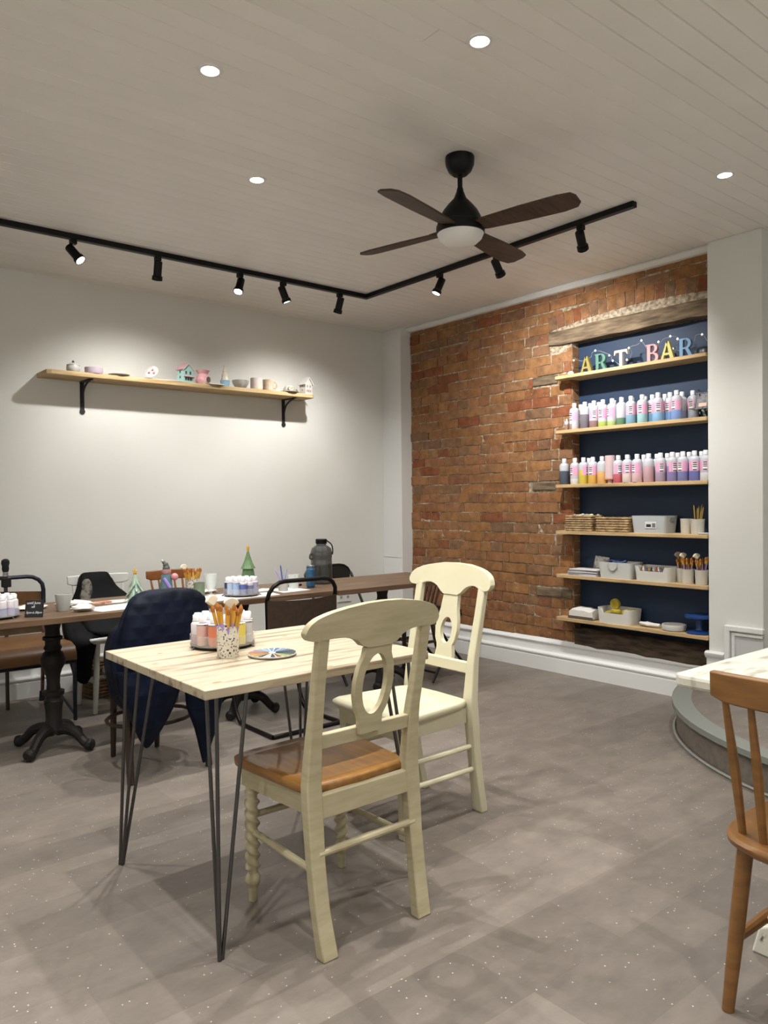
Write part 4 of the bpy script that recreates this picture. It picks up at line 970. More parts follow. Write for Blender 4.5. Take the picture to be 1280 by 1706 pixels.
# ------------------------------------------------------------------ spindle chairs
def spindle_chair(name, label, loc, rz, mat, w=.40, seat_z=.44, top=.80, nsp=6, crest_h=.065, round_seat=False, back_lean=.09, leg_r=.017, splay=.05, group='spindle back chairs', crest_curve=.5, seat_d=.40, sp_r=.0075, stretchers=True):
    t = thing(name, label, 'chair', loc, rz, group)
    hw = w/2
    if round_seat:
        sg = lambda v: math.copysign(abs(v)**.62, v)
        pl = [(hw*sg(math.cos(R(a))), seat_d/2+(seat_d/2+.015)*sg(math.sin(R(a)))) for a in range(0, 360, 10)]
    else: pl = rrect(-hw, hw, 0, seat_d, .04, 5)
    c0 = (0, seat_d/2); sc = lambda k: [(c0[0]+(x-c0[0])*k, c0[1]+(y-c0[1])*k) for x, y in pl]
    MB().loft([[(x, y, seat_z-.034) for x, y in sc(.9)], [(x, y, seat_z-.02) for x, y in sc(.99)], [(x, y, seat_z-.008) for x, y in sc(1)], [(x, y, seat_z) for x, y in sc(.97)], [(x, y, seat_z-.006) for x, y in sc(.7)]]).build('seat', mat, t, 50)
    feet = {}
    for sx in (-1, 1):
        for sy in (0, 1):
            a = (sx*(hw-.06), .07 if sy == 0 else seat_d-.07, seat_z-.022); b_ = (sx*(hw-.06+splay), (.07-splay*1.1) if sy == 0 else seat_d-.07+splay*.6, 0)
            MB().tube([b_, tuple((Vector(a)+Vector(b_))/2), a], [leg_r*.78, leg_r, leg_r*1.05], 12).build('leg', mat, t)
            feet[sx, sy] = (Vector(a), Vector(b_))
    if stretchers:
        mid = {k: v[0]*.42+v[1]*.58 for k, v in feet.items()}
        for sx in (-1, 1):
            a, b_ = mid[sx, 0], mid[sx, 1]; MB().tube([a, (a+b_)/2, b_], [leg_r*.6, leg_r*.8, leg_r*.6], 10).build('stretcher', mat, t)
        a, b_ = (mid[-1, 0]+mid[-1, 1])/2, (mid[1, 0]+mid[1, 1])/2
        MB().tube([a, (a+b_)/2, b_], [leg_r*.55, leg_r*.75, leg_r*.55], 10).build('stretcher', mat, t)
    cy = lambda x: -back_lean+crest_curve*x*x
    rings = []
    cw = hw+.0
    for i in range(13):
        x = -cw+2*cw*i/12; e = abs(x)/cw; z1 = top-.004*e; z0 = top-crest_h+.012*max(0, e-.8)/.2
        rings.append([(x, cy(x)-.012, z0), (x, cy(x)+.010, z0), (x, cy(x)+.008, z1), (x, cy(x)-.014, z1)])
    MB().loft(rings).build('crest_rail', mat, t, 40, bev=.005)
    for i in range(nsp):
        x = -hw*.82+2*hw*.82*i/(nsp-1); xb = x*.86
        yb = .035 + (.25*xb*xb/hw if round_seat else 0)
        MB().tube([(xb, yb, seat_z-.012), (xb+(x-xb)*.45, yb+(cy(x)-yb)*.45, seat_z+(top-seat_z)*.4), (x, cy(x), top-crest_h+.01)], [sp_r, sp_r*1.35, sp_r*.85], 8).build('spindle', mat, t)
    return t
OAKB = M('warm_beech', '#6f4c26', .42, col2='#81592e', scale=5, stretch=(2, 2, 9), bump=.05, coat=.2)
spindle_chair('windsor_chair', 'warm brown spindle-back chair at the white table, bottom right corner', (1.74, .728, 0), -90, OAKB, w=.39, seat_z=.43, top=.815, nsp=6, crest_h=.075, round_seat=True, back_lean=-.006, splay=.03, leg_r=.018, sp_r=.009)
WCH = M('white_chair_paint', '#cfd0cb', .5)
spindle_chair('spindle_chair', 'white painted spindle-back chair with a black coat over it', (1.675, 4.88, 0), 180, WCH, w=.38, seat_z=.445, top=.785, nsp=6, back_lean=.03, splay=.02)
ORW = M('orange_wood', '#7c4a26', .45, col2='#8d5a30', scale=5, stretch=(2, 2, 8))
spindle_chair('spindle_chair', 'reddish wooden spindle-back chair behind the blue figurine', (2.15, 4.83, 0), 180, ORW, w=.34, seat_z=.44, top=.785, nsp=6, back_lean=.06)
DKW = M('dark_chair_wood', '#3b2417', .45, col2='#4a2f1e', scale=5, stretch=(2, 2, 8))
spindle_chair('spindle_chair', 'dark wooden spindle-back chair at the far table end by the bricks', (3.97, 4.32, 0), 90, DKW, w=.30, seat_z=.44, top=.725, nsp=6, back_lean=.05)

# ------------------------------------------------------------------ row of three pedestal tables
DKTOP = M('dark_plank_top', '#4d3926', .5, col2='#715943', scale=6, stretch=(.7, 9, 9), contrast=(.3, .72), bump=.15, rand=.05)
EDGE = DKTOP
TH = .70
def pedestal_table(label, loc, x0, x1, px):
    t = thing('pedestal_table', label, 'table', loc, 0, 'cast iron pedestal tables along the wall')
    n = 4; y0, y1 = -.31, .31
    for i in range(n):
        a = y0+(y1-y0)*i/n
        o = MB().box(x0, x1, .0006, (y1-y0)/n-.0006, 0, .03).build('top_plank', DKTOP, t, 0, bev=.0025); o.location = (0, a, TH-.03)
    MB().box(px-.16, px+.16, -.2, .2, TH-.045, TH-.031).build('top_plate', IRON, t, 0, bev=.003)
    prof = [(.0, .085), (.048, .085), (.05, .12), (.038, .15), (.04, .2), (.046, .245), (.036, .262), (.036, .27), (.05, .275), (.052, .295), (.034, .3), (.031, .33), (.033, .37), (.042, .40), (.058, .43), (.06, .455), (.046, .485), (.036, .495), (.044, .51), (.036, .525), (.036, .545), (.048, .552), (.048, .565), (.036, .57), (.034, .6), (.044, .64), (.07, TH-.045), (0, TH-.045)]
    MB().lathe(prof, 20, (px, 0, 0)).build('column', IRON, t)
    for a in (40, 130, 220, 310):
        ca, sa = math.cos(R(a)), math.sin(R(a))
        P = smoothpath([(px+ca*d, sa*d, z) for d, z in ((.02, .10), (.07, .105), (.12, .088), (.16, .05), (.185, .035), (.215, .03))], 4)
        rr = [interp(i/(len(P)-1), ((0, .03), (.3, .026), (.55, .022), (.75, .024), (.85, .03), (.95, .028), (1, .018))) for i in range(len(P))]
        MB().tube(P, rr, 10).build('claw_foot', IRON, t)
    return t
pedestal_table('dark pedestal table at the left, holding the black sign and the star tree', (1.145, 4.02, 0), -.85, .485, 0.0)
pedestal_table('dark pedestal table in the middle with the ring of blue paint bottles', (2.2, 4.0, 0), -.565, .46, 0.0)
pedestal_table('dark pedestal table at the right with the big bottle and blue can', (3.22, 3.98, 0), -.555, .50, 0.02)
o = MB().box(-.13, .1, -.12, .12, 0, .035).build('wooden_batten', M('batten_wood', '#6b573c', .6, col2='#7d684a', scale=8), None, 0, bev=.003)
o.parent = bpy.data.objects['pedestal_table']; o.location = (-.22, -.14, TH-.0655)

# ------------------------------------------------------------------ tube frame chairs
RUST = M('brown_steel_tube', '#171211', .4, metal=.6)
CANV = M('brown_canvas', '#2a1c10', .7, col2='#332314', scale=40, bump=.2)
t = thing('stacking_chair', 'brown tube-frame chair with dark canvas back, tucked at the middle table', 'chair', (2.265, 3.47, 0), 0, 'tube frame chairs')
X = .215
for s in (-1, 1):
    P = smoothpath([(s*X, -.012, .725), (s*X, -.005, .7), (s*(X-.005), .0, .55), (s*(X-.01), .03, .47), (s*(X-.01), .10, .435), (s*(X-.01), .30, .435), (s*(X-.01), .385, .41), (s*(X-.005), .40, .3), (s*X, .36, .12), (s*X, .31, .03), (s*X, .24, .0125), (s*X, -.05, .0125)], 5)
    MB().tube(P, .0115, 10).build('side_frame', RUST, t)
top = [(-X, -.012, .725)]+[(-X+.09-.09*math.cos(R(a)), -.012-.02*math.sin(R(a)), .725+.085*math.sin(R(a))) for a in (20, 45, 70, 90)]+[(X-.09+.09*math.sin(R(a)), -.012-.02*math.cos(R(a)), .725+.085*math.cos(R(a))) for a in (0, 20, 45, 70, 90)]
MB().tube(top, .0115, 10).build('top_tube', RUST, t)
MB().tube([(-X, -.05, .0125), (X, -.05, .0125)], .0115, 10).build('floor_tube', RUST, t)
MB().loft([[(x, y, z) for (y, z) in ((-.02+.03*(1-(x/X)**2)*-1, .545), (-.014+.03*(1-(x/X)**2)*-1, .545), (-.014-.03*(1-(x/X)**2), .715-.01*(1-(x/X)**2)), (-.02-.03*(1-(x/X)**2), .715-.01*(1-(x/X)**2)))] for x in [-X-.004+2*(X+.004)*i/12 for i in range(13)]]).build('backrest', CANV, t, 60)
MB().loft([[(x, y, .445-.02*(1-(x/X)**2)+dz) for (y, dz) in ((.06, 0), (.37, 0), (.37, .006), (.06, .006))] for x in [-X+2*X*i/10 for i in range(11)]]).build('seat', CANV, t, 60)
NAVT = M('navy_tube', '#1b2030', .35, metal=.3, col2='#2c2f40', scale=20)
PINKT = M('worn_red_tube', '#6b4440', .5, metal=.3, col2='#8a6a64', scale=30)
TAN = M('tan_leather', '#6b4a27', .45, col2='#5d3f22', scale=6, bump=.1)
RUB = M('black_rubber', '#0d0d0e', .7)
t = thing('stacking_chair', 'tan leather chair with navy tube frame at the left edge', 'chair', (1.16, 5.02, 0), 180, 'tube frame chairs')
X = .22
top = [(-X, -.06+.06, .62), (-X, .0, .70)]+[(-X+.09-.09*math.cos(R(a)), -.0-.01*math.sin(R(a)), .71+.075*math.sin(R(a))) for a in (20, 45, 70, 90)]+[(X-.09+.09*math.sin(R(a)), -.01*math.cos(R(a)), .71+.075*math.cos(R(a))) for a in (0, 20, 45, 70, 90)]+[(X, 0, .70), (X, 0, .62)]
MB().tube(top, .0125, 10).build('top_tube', NAVT, t)
for s in (-1, 1):
    MB().tube(smoothpath([(s*X, 0, .625), (s*X, -.01, .45), (s*X, -.04, .2), (s*X, -.06, .03)], 4), .011, 10).build('rear_leg', PINKT, t)
    MB().lathe([(0, 0), (.02, 0), (.015, .06), (0, .06)], 12).map(lambda A, B, C: (A+s*X, B-.062, C)).build('rubber_foot', RUB, t)
    MB().tube(smoothpath([(s*X, .0, .41), (s*X, .30, .41), (s*X, .53, .40), (s*X, .575, .36), (s*X, .58, .2), (s*X, .58, .012)], 5), .011, 10).build('front_leg', NAVT, t)
    MB().tube([(s*X, .57, .045), (s*X, .02, .18)], .008, 8).build('brace', NAVT, t)
MB().loft([[(x, -.012-.03*(1-(x/X)**2)+dy, z) for dy, z in ((0, .50), (.008, .50), (.008, .70+.012*(x/X)), (0, .70+.012*(x/X)))] for x in [-X+2*X*i/10 for i in range(11)]]).build('backrest', TAN, t, 60)
MB().prism([(.02, .425), (.02, .437), (.30, .447), (.52, .446), (.585, .43), (.61, .40), (.615, .36), (.6, .352), (.59, .385), (.56, .42), (.3, .432)], -X-.004, X+.004, 'x').build('seat', TAN, t, 50)
MB().tube([(-X, .595, .35), (X, .595, .35)], .013, 8).build('seat_bar', NAVT, t)
# folding chairs behind the right table
BLK = M('black_chair_steel', '#131314', .45, metal=.3); BPAN = M('dark_vinyl', '#24211f', .55)
def folding_chair(label, loc, rz, th=.765):
    t = thing('folding_chair', label, 'chair', loc, rz, 'black folding chairs'); X = .2
    for s in (-1, 1):
        MB().tube([(s*X, -.12, th-.065), (s*X, .06, .43), (s*X, .36, .012)], .010, 8).build('front_leg', BLK, t)
        MB().tube([(s*(X-.02), .22, .43), (s*(X-.02), .05, .24), (s*(X-.02), -.12, .012)], .010, 8).build('rear_leg', BLK, t)
    top = [(-X, -.12, th-.065)]+[(-X+.1-.1*math.cos(R(a)), -.13, th-.075+.075*math.sin(R(a))) for a in (15, 40, 65, 90)]+[(X-.1+.1*math.sin(R(a)), -.13, th-.075+.075*math.cos(R(a))) for a in (0, 25, 50, 75)]+[(X, -.12, th-.065)]
    MB().tube(top, .010, 8).build('top_tube', BLK, t)
    MB().prism([(-X+.006, .58)]+[(-X+.1-.095*math.cos(R(a)), th-.075+.068*math.sin(R(a))) for a in (15, 40, 65, 90)]+[(X-.1+.095*math.sin(R(a)), th-.075+.068*math.cos(R(a))) for a in (0, 25, 50, 75)]+[(X-.006, .58)], -.128, -.122, 'y').build('backrest', BPAN, t, 0)
    MB().prism(rrect(-X+.012, X-.012, .02, .36, .04, 4), .43, .45, 'z').build('seat', BPAN, t, 0, bev=.004)
    MB().tube([(-X, .27, .14), (X, .27, .14)], .007, 8).build('cross_bar', BLK, t)
    return t
folding_chair('black folding chair behind the big smoky bottle on the right table', (3.20, 4.42, 0), 180)
t = thing('folding_stool', 'black metal folding stool with crossed legs, seen through the cream chair back', 'stool', (3.77, 3.92, 0), 90)
for s in (-1, 1):
    MB().tube([(s*.17, .02, .45), (s*.17, .14, .25), (s*.17, .29, .012)], .010, 8).build('leg', BLK, t)
    MB().tube([(s*.15, .27, .45), (s*.15, .12, .25), (s*.15, -.10, .012)], .010, 8).build('leg', BLK, t)
MB().tube([(-.17, .25, .07), (.17, .25, .07)], .008, 8).build('cross_bar', BLK, t)
MB().tube([(-.15, -.07, .055), (.15, -.07, .055)], .008, 8).build('cross_bar', BLK, t)
MB().prism(rrect(-.18, .18, .0, .30, .04, 4), .452, .475, 'z').build('seat', BPAN, t, 0, bev=.005)

# ------------------------------------------------------------------ chair with the navy quilted coat
BENT = M('brown_bentwood', '#2c1b12', .5)
t = thing('bentwood_chair', 'dark bentwood chair almost hidden under the navy quilted coat', 'chair', (1.435, 3.31, 0), 0)
for s in (-1, 1):
    MB().tube([(s*.14, .02, .785), (s*.17, .04, .45), (s*.18, .0, .2), (s*.185, -.03, .005)], .016, 10).build('back_leg', BENT, t)
    MB().tube([(s*.11, .36, .43), (s*.11, .38, .2), (s*.11, .39, .005)], [.017, .015, .012], 10).build('front_leg', BENT, t)
MB().tube([(-.14, .02, .78), (-.1, .01, .805), (0, .005, .812), (.1, .01, .805), (.14, .02, .78)], .016, 10).build('top_rail', BENT, t)
MB().lathe([(0, .43), (.18, .43), (.205, .44), (.205, .452), (.18, .46), (0, .456)], 28, (0, .22, 0)).build('seat', BENT, t)
MB().tube([(.2*math.cos(R(a)), .2+.17*math.sin(R(a)), .22) for a in range(0, 360, 20)], .009, 8, closed=True).build('stretcher_hoop', BENT, t)
def quilt(name, c1, c2, diag=True):
    m = M(name, c1, .55, col2=c2, scale=9, contrast=(.35, .7)); nt = m.node_tree; N = nt.nodes; L = nt.links; b = N['Principled BSDF']
    b.inputs['Specular IOR Level'].default_value = .15
    tc = N.new('ShaderNodeTexCoord'); mp = N.new('ShaderNodeMapping'); mp.inputs['Rotation'].default_value = (0, R(45), 0); L.new(tc.outputs['Object'], mp.inputs['Vector'])
    w1 = N.new('ShaderNodeTexWave'); w1.inputs['Scale'].default_value = 4.5; w1.bands_direction = 'X'; w2 = N.new('ShaderNodeTexWave'); w2.inputs['Scale'].default_value = 4.5; w2.bands_direction = 'Z'
    for w_ in (w1, w2): L.new(mp.outputs[0], w_.inputs['Vector']); w_.inputs['Distortion'].default_value = .6
    mn = N.new('ShaderNodeMath'); mn.operation = 'MINIMUM'; L.new(w1.outputs['Fac'], mn.inputs[0]); L.new(w2.outputs['Fac'], mn.inputs[1])
    n3 = N.new('ShaderNodeTexNoise'); n3.inputs['Scale'].default_value = 14; ad = N.new('ShaderNodeMath'); ad.operation = 'ADD'; L.new(mn.outputs[0], ad.inputs[0]); L.new(n3.outputs['Fac'], ad.inputs[1]); L.new(tc.outputs['Object'], n3.inputs['Vector'])
    bp = N.new('ShaderNodeBump'); bp.inputs['Strength'].default_value = .45; bp.inputs['Distance'].default_value = .007; L.new(ad.outputs[0], bp.inputs['Height']); L.new(bp.outputs['Normal'], b.inputs['Normal'])
    return m
NCOAT = quilt('navy_quilted_nylon', '#060b18', '#0c1426')
ct = thing('quilted_coat', 'navy quilted coat draped over the chair behind the pine table', 'coat', (1.435, 3.31, 0))
q = random.Random(17)
def drape(levels, n=28, wob=.05, seed=1):
    """levels: (z, centre x, centre y, half width, half depth)"""
    qq = random.Random(seed); ph = [qq.uniform(0, 6.28) for _ in range(4)]; P = smoothpath([(z, cx, cy) for z, cx, cy, hw, hd in levels], 3); Q = smoothpath([(hw, hd, 0) for z, cx, cy, hw, hd in levels], 3)
    rings = []
    for p, h in zip(P, Q):
        z, cx, cy = p; ring = []
        for k in range(n):
            a = 2*math.pi*k/n; w_ = 1+wob*(math.sin(5*a+ph[0]+z*9)+.6*math.sin(8*a+ph[1]-z*14)); zz = z+.012*min(1, h.x/.15)*math.sin(3*a+ph[2])*(0 if z > levels[0][0]-.05 else 1)
            c_, s_ = math.cos(a), math.sin(a); e = .75
            ring.append((cx+h.x*math.copysign(abs(c_)**e, c_)*w_, cy+h.y*math.copysign(abs(s_)**e, s_)*w_, zz))
        rings.append(ring)
    return MB().loft(rings)
drape([(.838, .0, .0, .05, .02), (.834, .0, .0, .10, .04), (.812, .0, .0, .155, .055), (.76, -.005, -.005, .19, .065), (.68, -.01, -.01, .215, .075), (.58, -.015, -.01, .225, .08), (.48, -.015, -.01, .215, .08), (.42, -.005, -.01, .2, .07), (.40, 0, -.01, .17, .04)], 40, .03, 3).build('coat_body', NCOAT, ct, 70)
drape([(.50, -.10, -.03, .155, .06), (.42, -.105, -.045, .145, .055), (.34, -.10, -.05, .115, .05), (.26, -.105, -.05, .075, .04), (.19, -.115, -.05, .035, .025), (.155, -.12, -.05, .008, .008)], 24, .04, 5).build('front_panel', NCOAT, ct, 70)
drape([(.50, .16, -.03, .10, .055), (.40, .165, -.045, .098, .05), (.30, .155, -.05, .082, .045), (.2, .16, -.05, .055, .035), (.1, .155, -.05, .026, .02), (.03, .15, -.05, .006, .006)], 24, .04, 8).build('front_panel', NCOAT, ct, 70)
drape([(.70, -.17, .03, .02, .03), (.66, -.185, .04, .045, .06), (.56, -.205, .045, .05, .07), (.45, -.2, .04, .05, .065), (.36, -.18, .03, .045, .05), (.31, -.165, .02, .02, .025)], 20, .06, 9).build('sleeve', NCOAT, ct, 70)
# black coat over the white chair
BCOAT = M('black_cloth', '#040405', .7, col2='#0b0c0e', scale=9, bump=.2, bscale=25, spec=.15)
bc = thing('black_coat', 'black coat thrown over the white spindle chair', 'coat', (1.675, 4.88, 0))
drape([(.800, -.03, -.0, .04, .012), (.795, -.03, -.0, .075, .03), (.765, -.035, -.01, .095, .045), (.70, -.03, -.03, .12, .055), (.64, -.01, -.05, .165, .075), (.58, .0, -.08, .2, .10), (.52, -.01, -.13, .21, .14), (.47, -.02, -.17, .205, .17), (.452, -.02, -.17, .18, .15)], 36, .05, 4).build('coat_body', BCOAT, bc, 70)
drape([(.62, -.13, -.05, .05, .04), (.56, -.17, -.1, .08, .06), (.50, -.195, -.2, .09, .09), (.44, -.205, -.28, .085, .09), (.36, -.21, -.3, .07, .07), (.28, -.21, -.3, .055, .055), (.22, -.205, -.3, .045, .045), (.18, -.2, -.3, .015, .02)], 24, .08, 6).build('hanging_sleeve', BCOAT, bc, 70)
drape([(.765, -.095, -.055, .010, .010), (.745, -.10, -.065, .026, .016), (.70, -.105, -.085, .032, .018), (.65, -.125, -.105, .032, .018), (.60, -.15, -.12, .02, .014), (.575, -.16, -.13, .006, .006)], 20, .08, 12).build('lining', M('grey_fur_lining', '#6d6860', .9, col2='#2a2826', scale=30, contrast=(.45, .6)), bc, 70, label='grey lining showing at the collar')
# wicker basket on the floor behind the white chair
WICK = M('dark_wicker', '#4a3419', .75, col2='#6d5130', scale=30, bump=.5, bscale=100)
woven_basket('wicker_basket', 'brown wicker basket on the floor by the wall behind the white chair', (1.79, 5.03, 0), .36, .26, .19, .012, 6, mat=WICK)
# stick with black handle at the left edge
t = thing('walking_stick', 'black handled stick with silver collar hooked on the tan chair at the left edge', 'stick', (1.155, 4.975, 0))
MB().tube([(0, 0, 0), (0, 0, .8)], .011, 8).build('shaft', M('stick_dark', '#3a302b', .5), t)
MB().lathe([(.013, .80), (.017, .80), (.017, .812), (.013, .815), (.016, .818), (.016, .826), (0, .828)], 12).build('collar', CHROME, t)
MB().lathe([(0, .826), (.017, .828), (.021, .845), (.019, .86), (.024, .878), (.022, .895), (.012, .903), (0, .905)], 12).build('handle', M('handle_black', '#12181a', .5), t)
MB().box(-.022, .028, -.018, .018, .735, .79).build('strap', RUB, t, 0, bev=.004)

# ------------------------------------------------------------------ white table at the right
DIST = M('distressed_white', '#c2bfb1', .6, col2='#8d8374', scale=7, contrast=(.54, .72), detail=8, bump=.15, stretch=(1, 3.5, 1))
DISTL = M('distressed_white_leg', '#cfccbf', .6, col2='#4a3f35', scale=22, contrast=(.58, .66), bump=.25)
t = thing('white_table', 'distressed white painted table with rounded corner at the right edge', 'table', (2.55, .55, 0))
pl = [(x-2.55, y-.55) for x, y in ([(1.932, -.1)]+[(1.932, 1.09)]+[(1.937, 1.113), (1.954, 1.124)]+[(3.15, 1.118), (3.15, -.1)])]
MB().prism(pl, .708, .745, 'z').build('top', DIST, t, 0, bev=.010)
for x in (2.09-2.55, 3.0-2.55):
    MB().box(x-.04, x+.04, -.36, .36, .645, .708).build('bearer', DISTL, t, 0, bev=.006)
    MB().lathe([(0, .09), (.05, .09), (.055, .14), (.04, .18), (.045, .3), (.058, .42), (.05, .52), (.04, .56), (.05, .6), (.05, .645), (0, .645)], 18, (x, 0.05, 0)).build('column', DISTL, t)
    for s in (-1, 1):
        MB().prism([(.02*s+.05, .09), (.02*s+.05, .21), (s*.12+.05, .19), (s*.28+.06, .10), (s*.34+.06, .075), (s*.36+.06, .0), (s*.30+.06, .0), (s*.2+.06, .06)], x-.032, x+.032, 'x').build('foot', DISTL, t, 0, bev=.006)

# ------------------------------------------------------------------ things on the pine table
SPK = None
def speckle(name, base, dot):
    m = bpy.data.materials.new(name); m.use_nodes = True; N = m.node_tree.nodes; L = m.node_tree.links; b = N['Principled BSDF']; b.inputs['Roughness'].default_value = .3
    tc = N.new('ShaderNodeTexCoord'); n1 = N.new('ShaderNodeTexNoise'); n1.inputs['Scale'].default_value = 150; n1.inputs['Detail'].default_value = 1.5; L.new(tc.outputs['Object'], n1.inputs['Vector'])
    cr = N.new('ShaderNodeValToRGB'); e = cr.color_ramp.elements; e[0].position = .585; e[0].color = lin(base); e[1].position = .61; e[1].color = lin(dot)
    L.new(n1.outputs['Fac'], cr.inputs['Fac']); L.new(cr.outputs['Color'], b.inputs['Base Color']); return m
SPK = speckle('blue_speckle_glaze', '#dcd6c8', '#2b3350')
def brush_cup(loc, lab, r, h, place, nb=14, seed=1, tall=.17, fans=2):
    t = thing('brush_cup', lab, 'cup', loc, group='speckled cups of brushes')
    MB().lathe([(0, 0), (r*.96, 0), (r, .003), (r, h), (r-.004, h), (r-.005, .006), (0, .006)], 28).build('body', SPK, t)
    q = random.Random(seed); x, y, z = loc
    for i in range(nb):
        a = 2*math.pi*i/nb+q.uniform(-.2, .2); k = q.uniform(.6, 1.0)
        bo = (x+r*.45*math.cos(a), y+r*.45*math.sin(a), z+.012); to = (x+r*(.75+.75*k)*math.cos(a), y+r*(.75+.75*k)*math.sin(a), z+tall*(.88+.14*q.random()))
        aa = (math.degrees(a)-232) % 360
        sec = ['forward', 'forward right', 'right', 'back right', 'back', 'back left', 'left', 'forward left'][int((aa+22.5)//45) % 8]
        brush(bo, to, ('taller' if i % 2 else 'shorter')+' orange brush leaning '+sec+' in the cup ' + place, 'round', LILH, 'orange brushes '+place, .0042, fl=.042)
    for i in range(fans):
        s = -1 if i == 0 else .5
        # lean along the picture plane: camera right is (.77,-.63)
        d = (.77*.045*s-.01, -.63*.045*s)
        brush((x+d[0]*.3, y+d[1]*.3, z+.012), (x+d[0], y+d[1], z+tall*1.16-.008*i), ('left' if i == 0 else 'right')+' cream fan brush in the cup '+place, 'fan', HND[1], 'fan brushes '+place, .0035)
    return t
brush_cup((1.165, 2.215, TZ), 'blue speckled cup full of brushes on the pine table', .0345, .10, 'on the pine table', 15, 3, .175, 2)
CLEAR = M('clear_acrylic', '#e8e6e4', .15, alpha=.28)
def paint_caddy(loc, lab, R0, cols, place, s=1.0, rz=0, wire=True):
    t = thing('bottle_caddy', lab, 'caddy', loc, rz, 'round bottle caddies')
    MB().lathe([(0, .008), (R0, .008), (R0+.002, .012), (R0, .014), (0, .012)], 36).build('base', M('caddy_base', '#5a5654', .4, metal=.4), t)
    MB().lathe([(R0+.001, .012), (R0+.002, .012), (R0+.002, .045), (R0+.001, .045)], 36).build('clear_band', CLEAR, t)
    for a in range(0, 360, 60):
        ca, sa = math.cos(R(a)), math.sin(R(a))
        MB().tube([(ca*(R0-.01), sa*(R0-.01), .012), (ca*(R0+.006), sa*(R0+.006), .006), (ca*(R0+.012), sa*(R0+.012), .003), (ca*(R0+.004), sa*(R0+.004), .003)], .0025, 6).build('wire_foot', STEEL, t)
    k = 0
    rings = [(R0-.021, 12), (R0-.062, 6)]
    for rr, n in rings:
        for i in range(n):
            a = 2*math.pi*(i+.3)/n; c, f, nm = cols[k % len(cols)]; k += 1
            x, y = loc[0]+rr*math.cos(a+R(rz)), loc[1]+rr*math.sin(a+R(rz))
            aa = (math.degrees(a)+rz-232) % 360
            sec = ['front', 'front right', 'right', 'back right', 'back', 'back left', 'left', 'front left'][int((aa+22.5)//45) % 8]
            small_bottle((x, y, loc[2]+.0142), c, f, nm+' paint bottle, '+sec+(' of outer ring' if n == 12 else ' of inner ring')+', caddy '+place, s, 'small paint bottles '+place)
    return t
def small_bottle(loc, c, f, lab, s, grp):
    t = thing('small_paint_bottle', lab, 'bottle', loc, group=grp); r, h = .0185, .072
    link('paint', meshc(('sp', c, f), lambda: MB().lathe([(0, 0), (r-.002, 0), (r, .002), (r, h*f), (0, h*f)], 14).mesh('paint', M('paint_'+c[1:], c, .4), 40)), t)
    link('body', meshc(('sb', f), lambda: MB().lathe([(r, h*f+.0003), (r, h-.008), (r-.003, h-.003), (.011, h), (.011, h+.006), (0, h+.006)], 14).mesh('body', M('small_clear_plastic', '#cdc6c9', .3), 40)), t)
    link('cap', meshc('scap', lambda: MB().lathe([(0, h+.002), (.0125, h+.002), (.0125, h+.019), (.011, h+.021), (0, h+.021)], 12).mesh('cap', CAPM, 40)), t)
    t.scale = (s, s, s); return t
WARM = [('#d0a898', .93, 'peach'), ('#dcc95c', .95, 'lemon yellow'), ('#bdbdc0', .95, 'white grey'), ('#d99a5c', .95, 'apricot'), ('#dca850', .95, 'amber'), ('#c9bcc4', .9, 'grey lilac'),
        ('#cf9c94', .95, 'salmon'), ('#c8ab9e', .9, 'beige'), ('#d8d4ce', .95, 'off white'), ('#a88898', .42, 'mauve'), ('#d0aba4', .94, 'blush'), ('#d47f5c', .95, 'coral orange'),
        ('#c9a08c', .9, 'sand'), ('#b98f98', .9, 'dusty pink'), ('#d8b7a0', .9, 'nude'), ('#c98a70', .9, 'terracotta'), ('#d8c9a0', .9, 'cream'), ('#b9a0ae', .6, 'heather')]
paint_caddy((1.245, 2.405, TZ), 'round caddy of pink and orange paint bottles on the pine table', .108, WARM, 'on the pine table', 1.06, -115)
# colour wheel plate
t = thing('colour_plate', 'round plate painted with a wheel of colour swatches on the pine table', 'plate', (1.283, 2.14, TZ))
MB().lathe([(0, 0), (.07, 0), (.077, .005), (.0775, .008), (.076, .0092), (0, .009)], 40).build('plate', CW, t)
WH = ['#36567e', '#4f7092', '#69849c', '#79838d', '#666e73', '#906663', '#955b4d', '#9c6e40', '#9c8142', '#907335', '#1b1916', '#9b9892', '#1e1e1c', '#632922', '#788942', '#4e6635', '#212a24', '#2a353d', '#161e29', '#26394f', '#425b78', '#607892']
n = len(WH)
for i, c in enumerate(WH):
    a0_, a1_ = 360*i/n+38, 360*(i+.8)/n+38
    MB().prism([(.012*math.cos(R(a0_+6)), .012*math.sin(R(a0_+6))), (.075*math.cos(R(a0_)), .075*math.sin(R(a0_))), (.0765*math.cos(R((a0_+a1_)/2)), .0765*math.sin(R((a0_+a1_)/2))), (.075*math.cos(R(a1_)), .075*math.sin(R(a1_)))], .0088, .0098, 'z').build('swatch', M('swatch_'+c[1:], c, .65), t, 0)

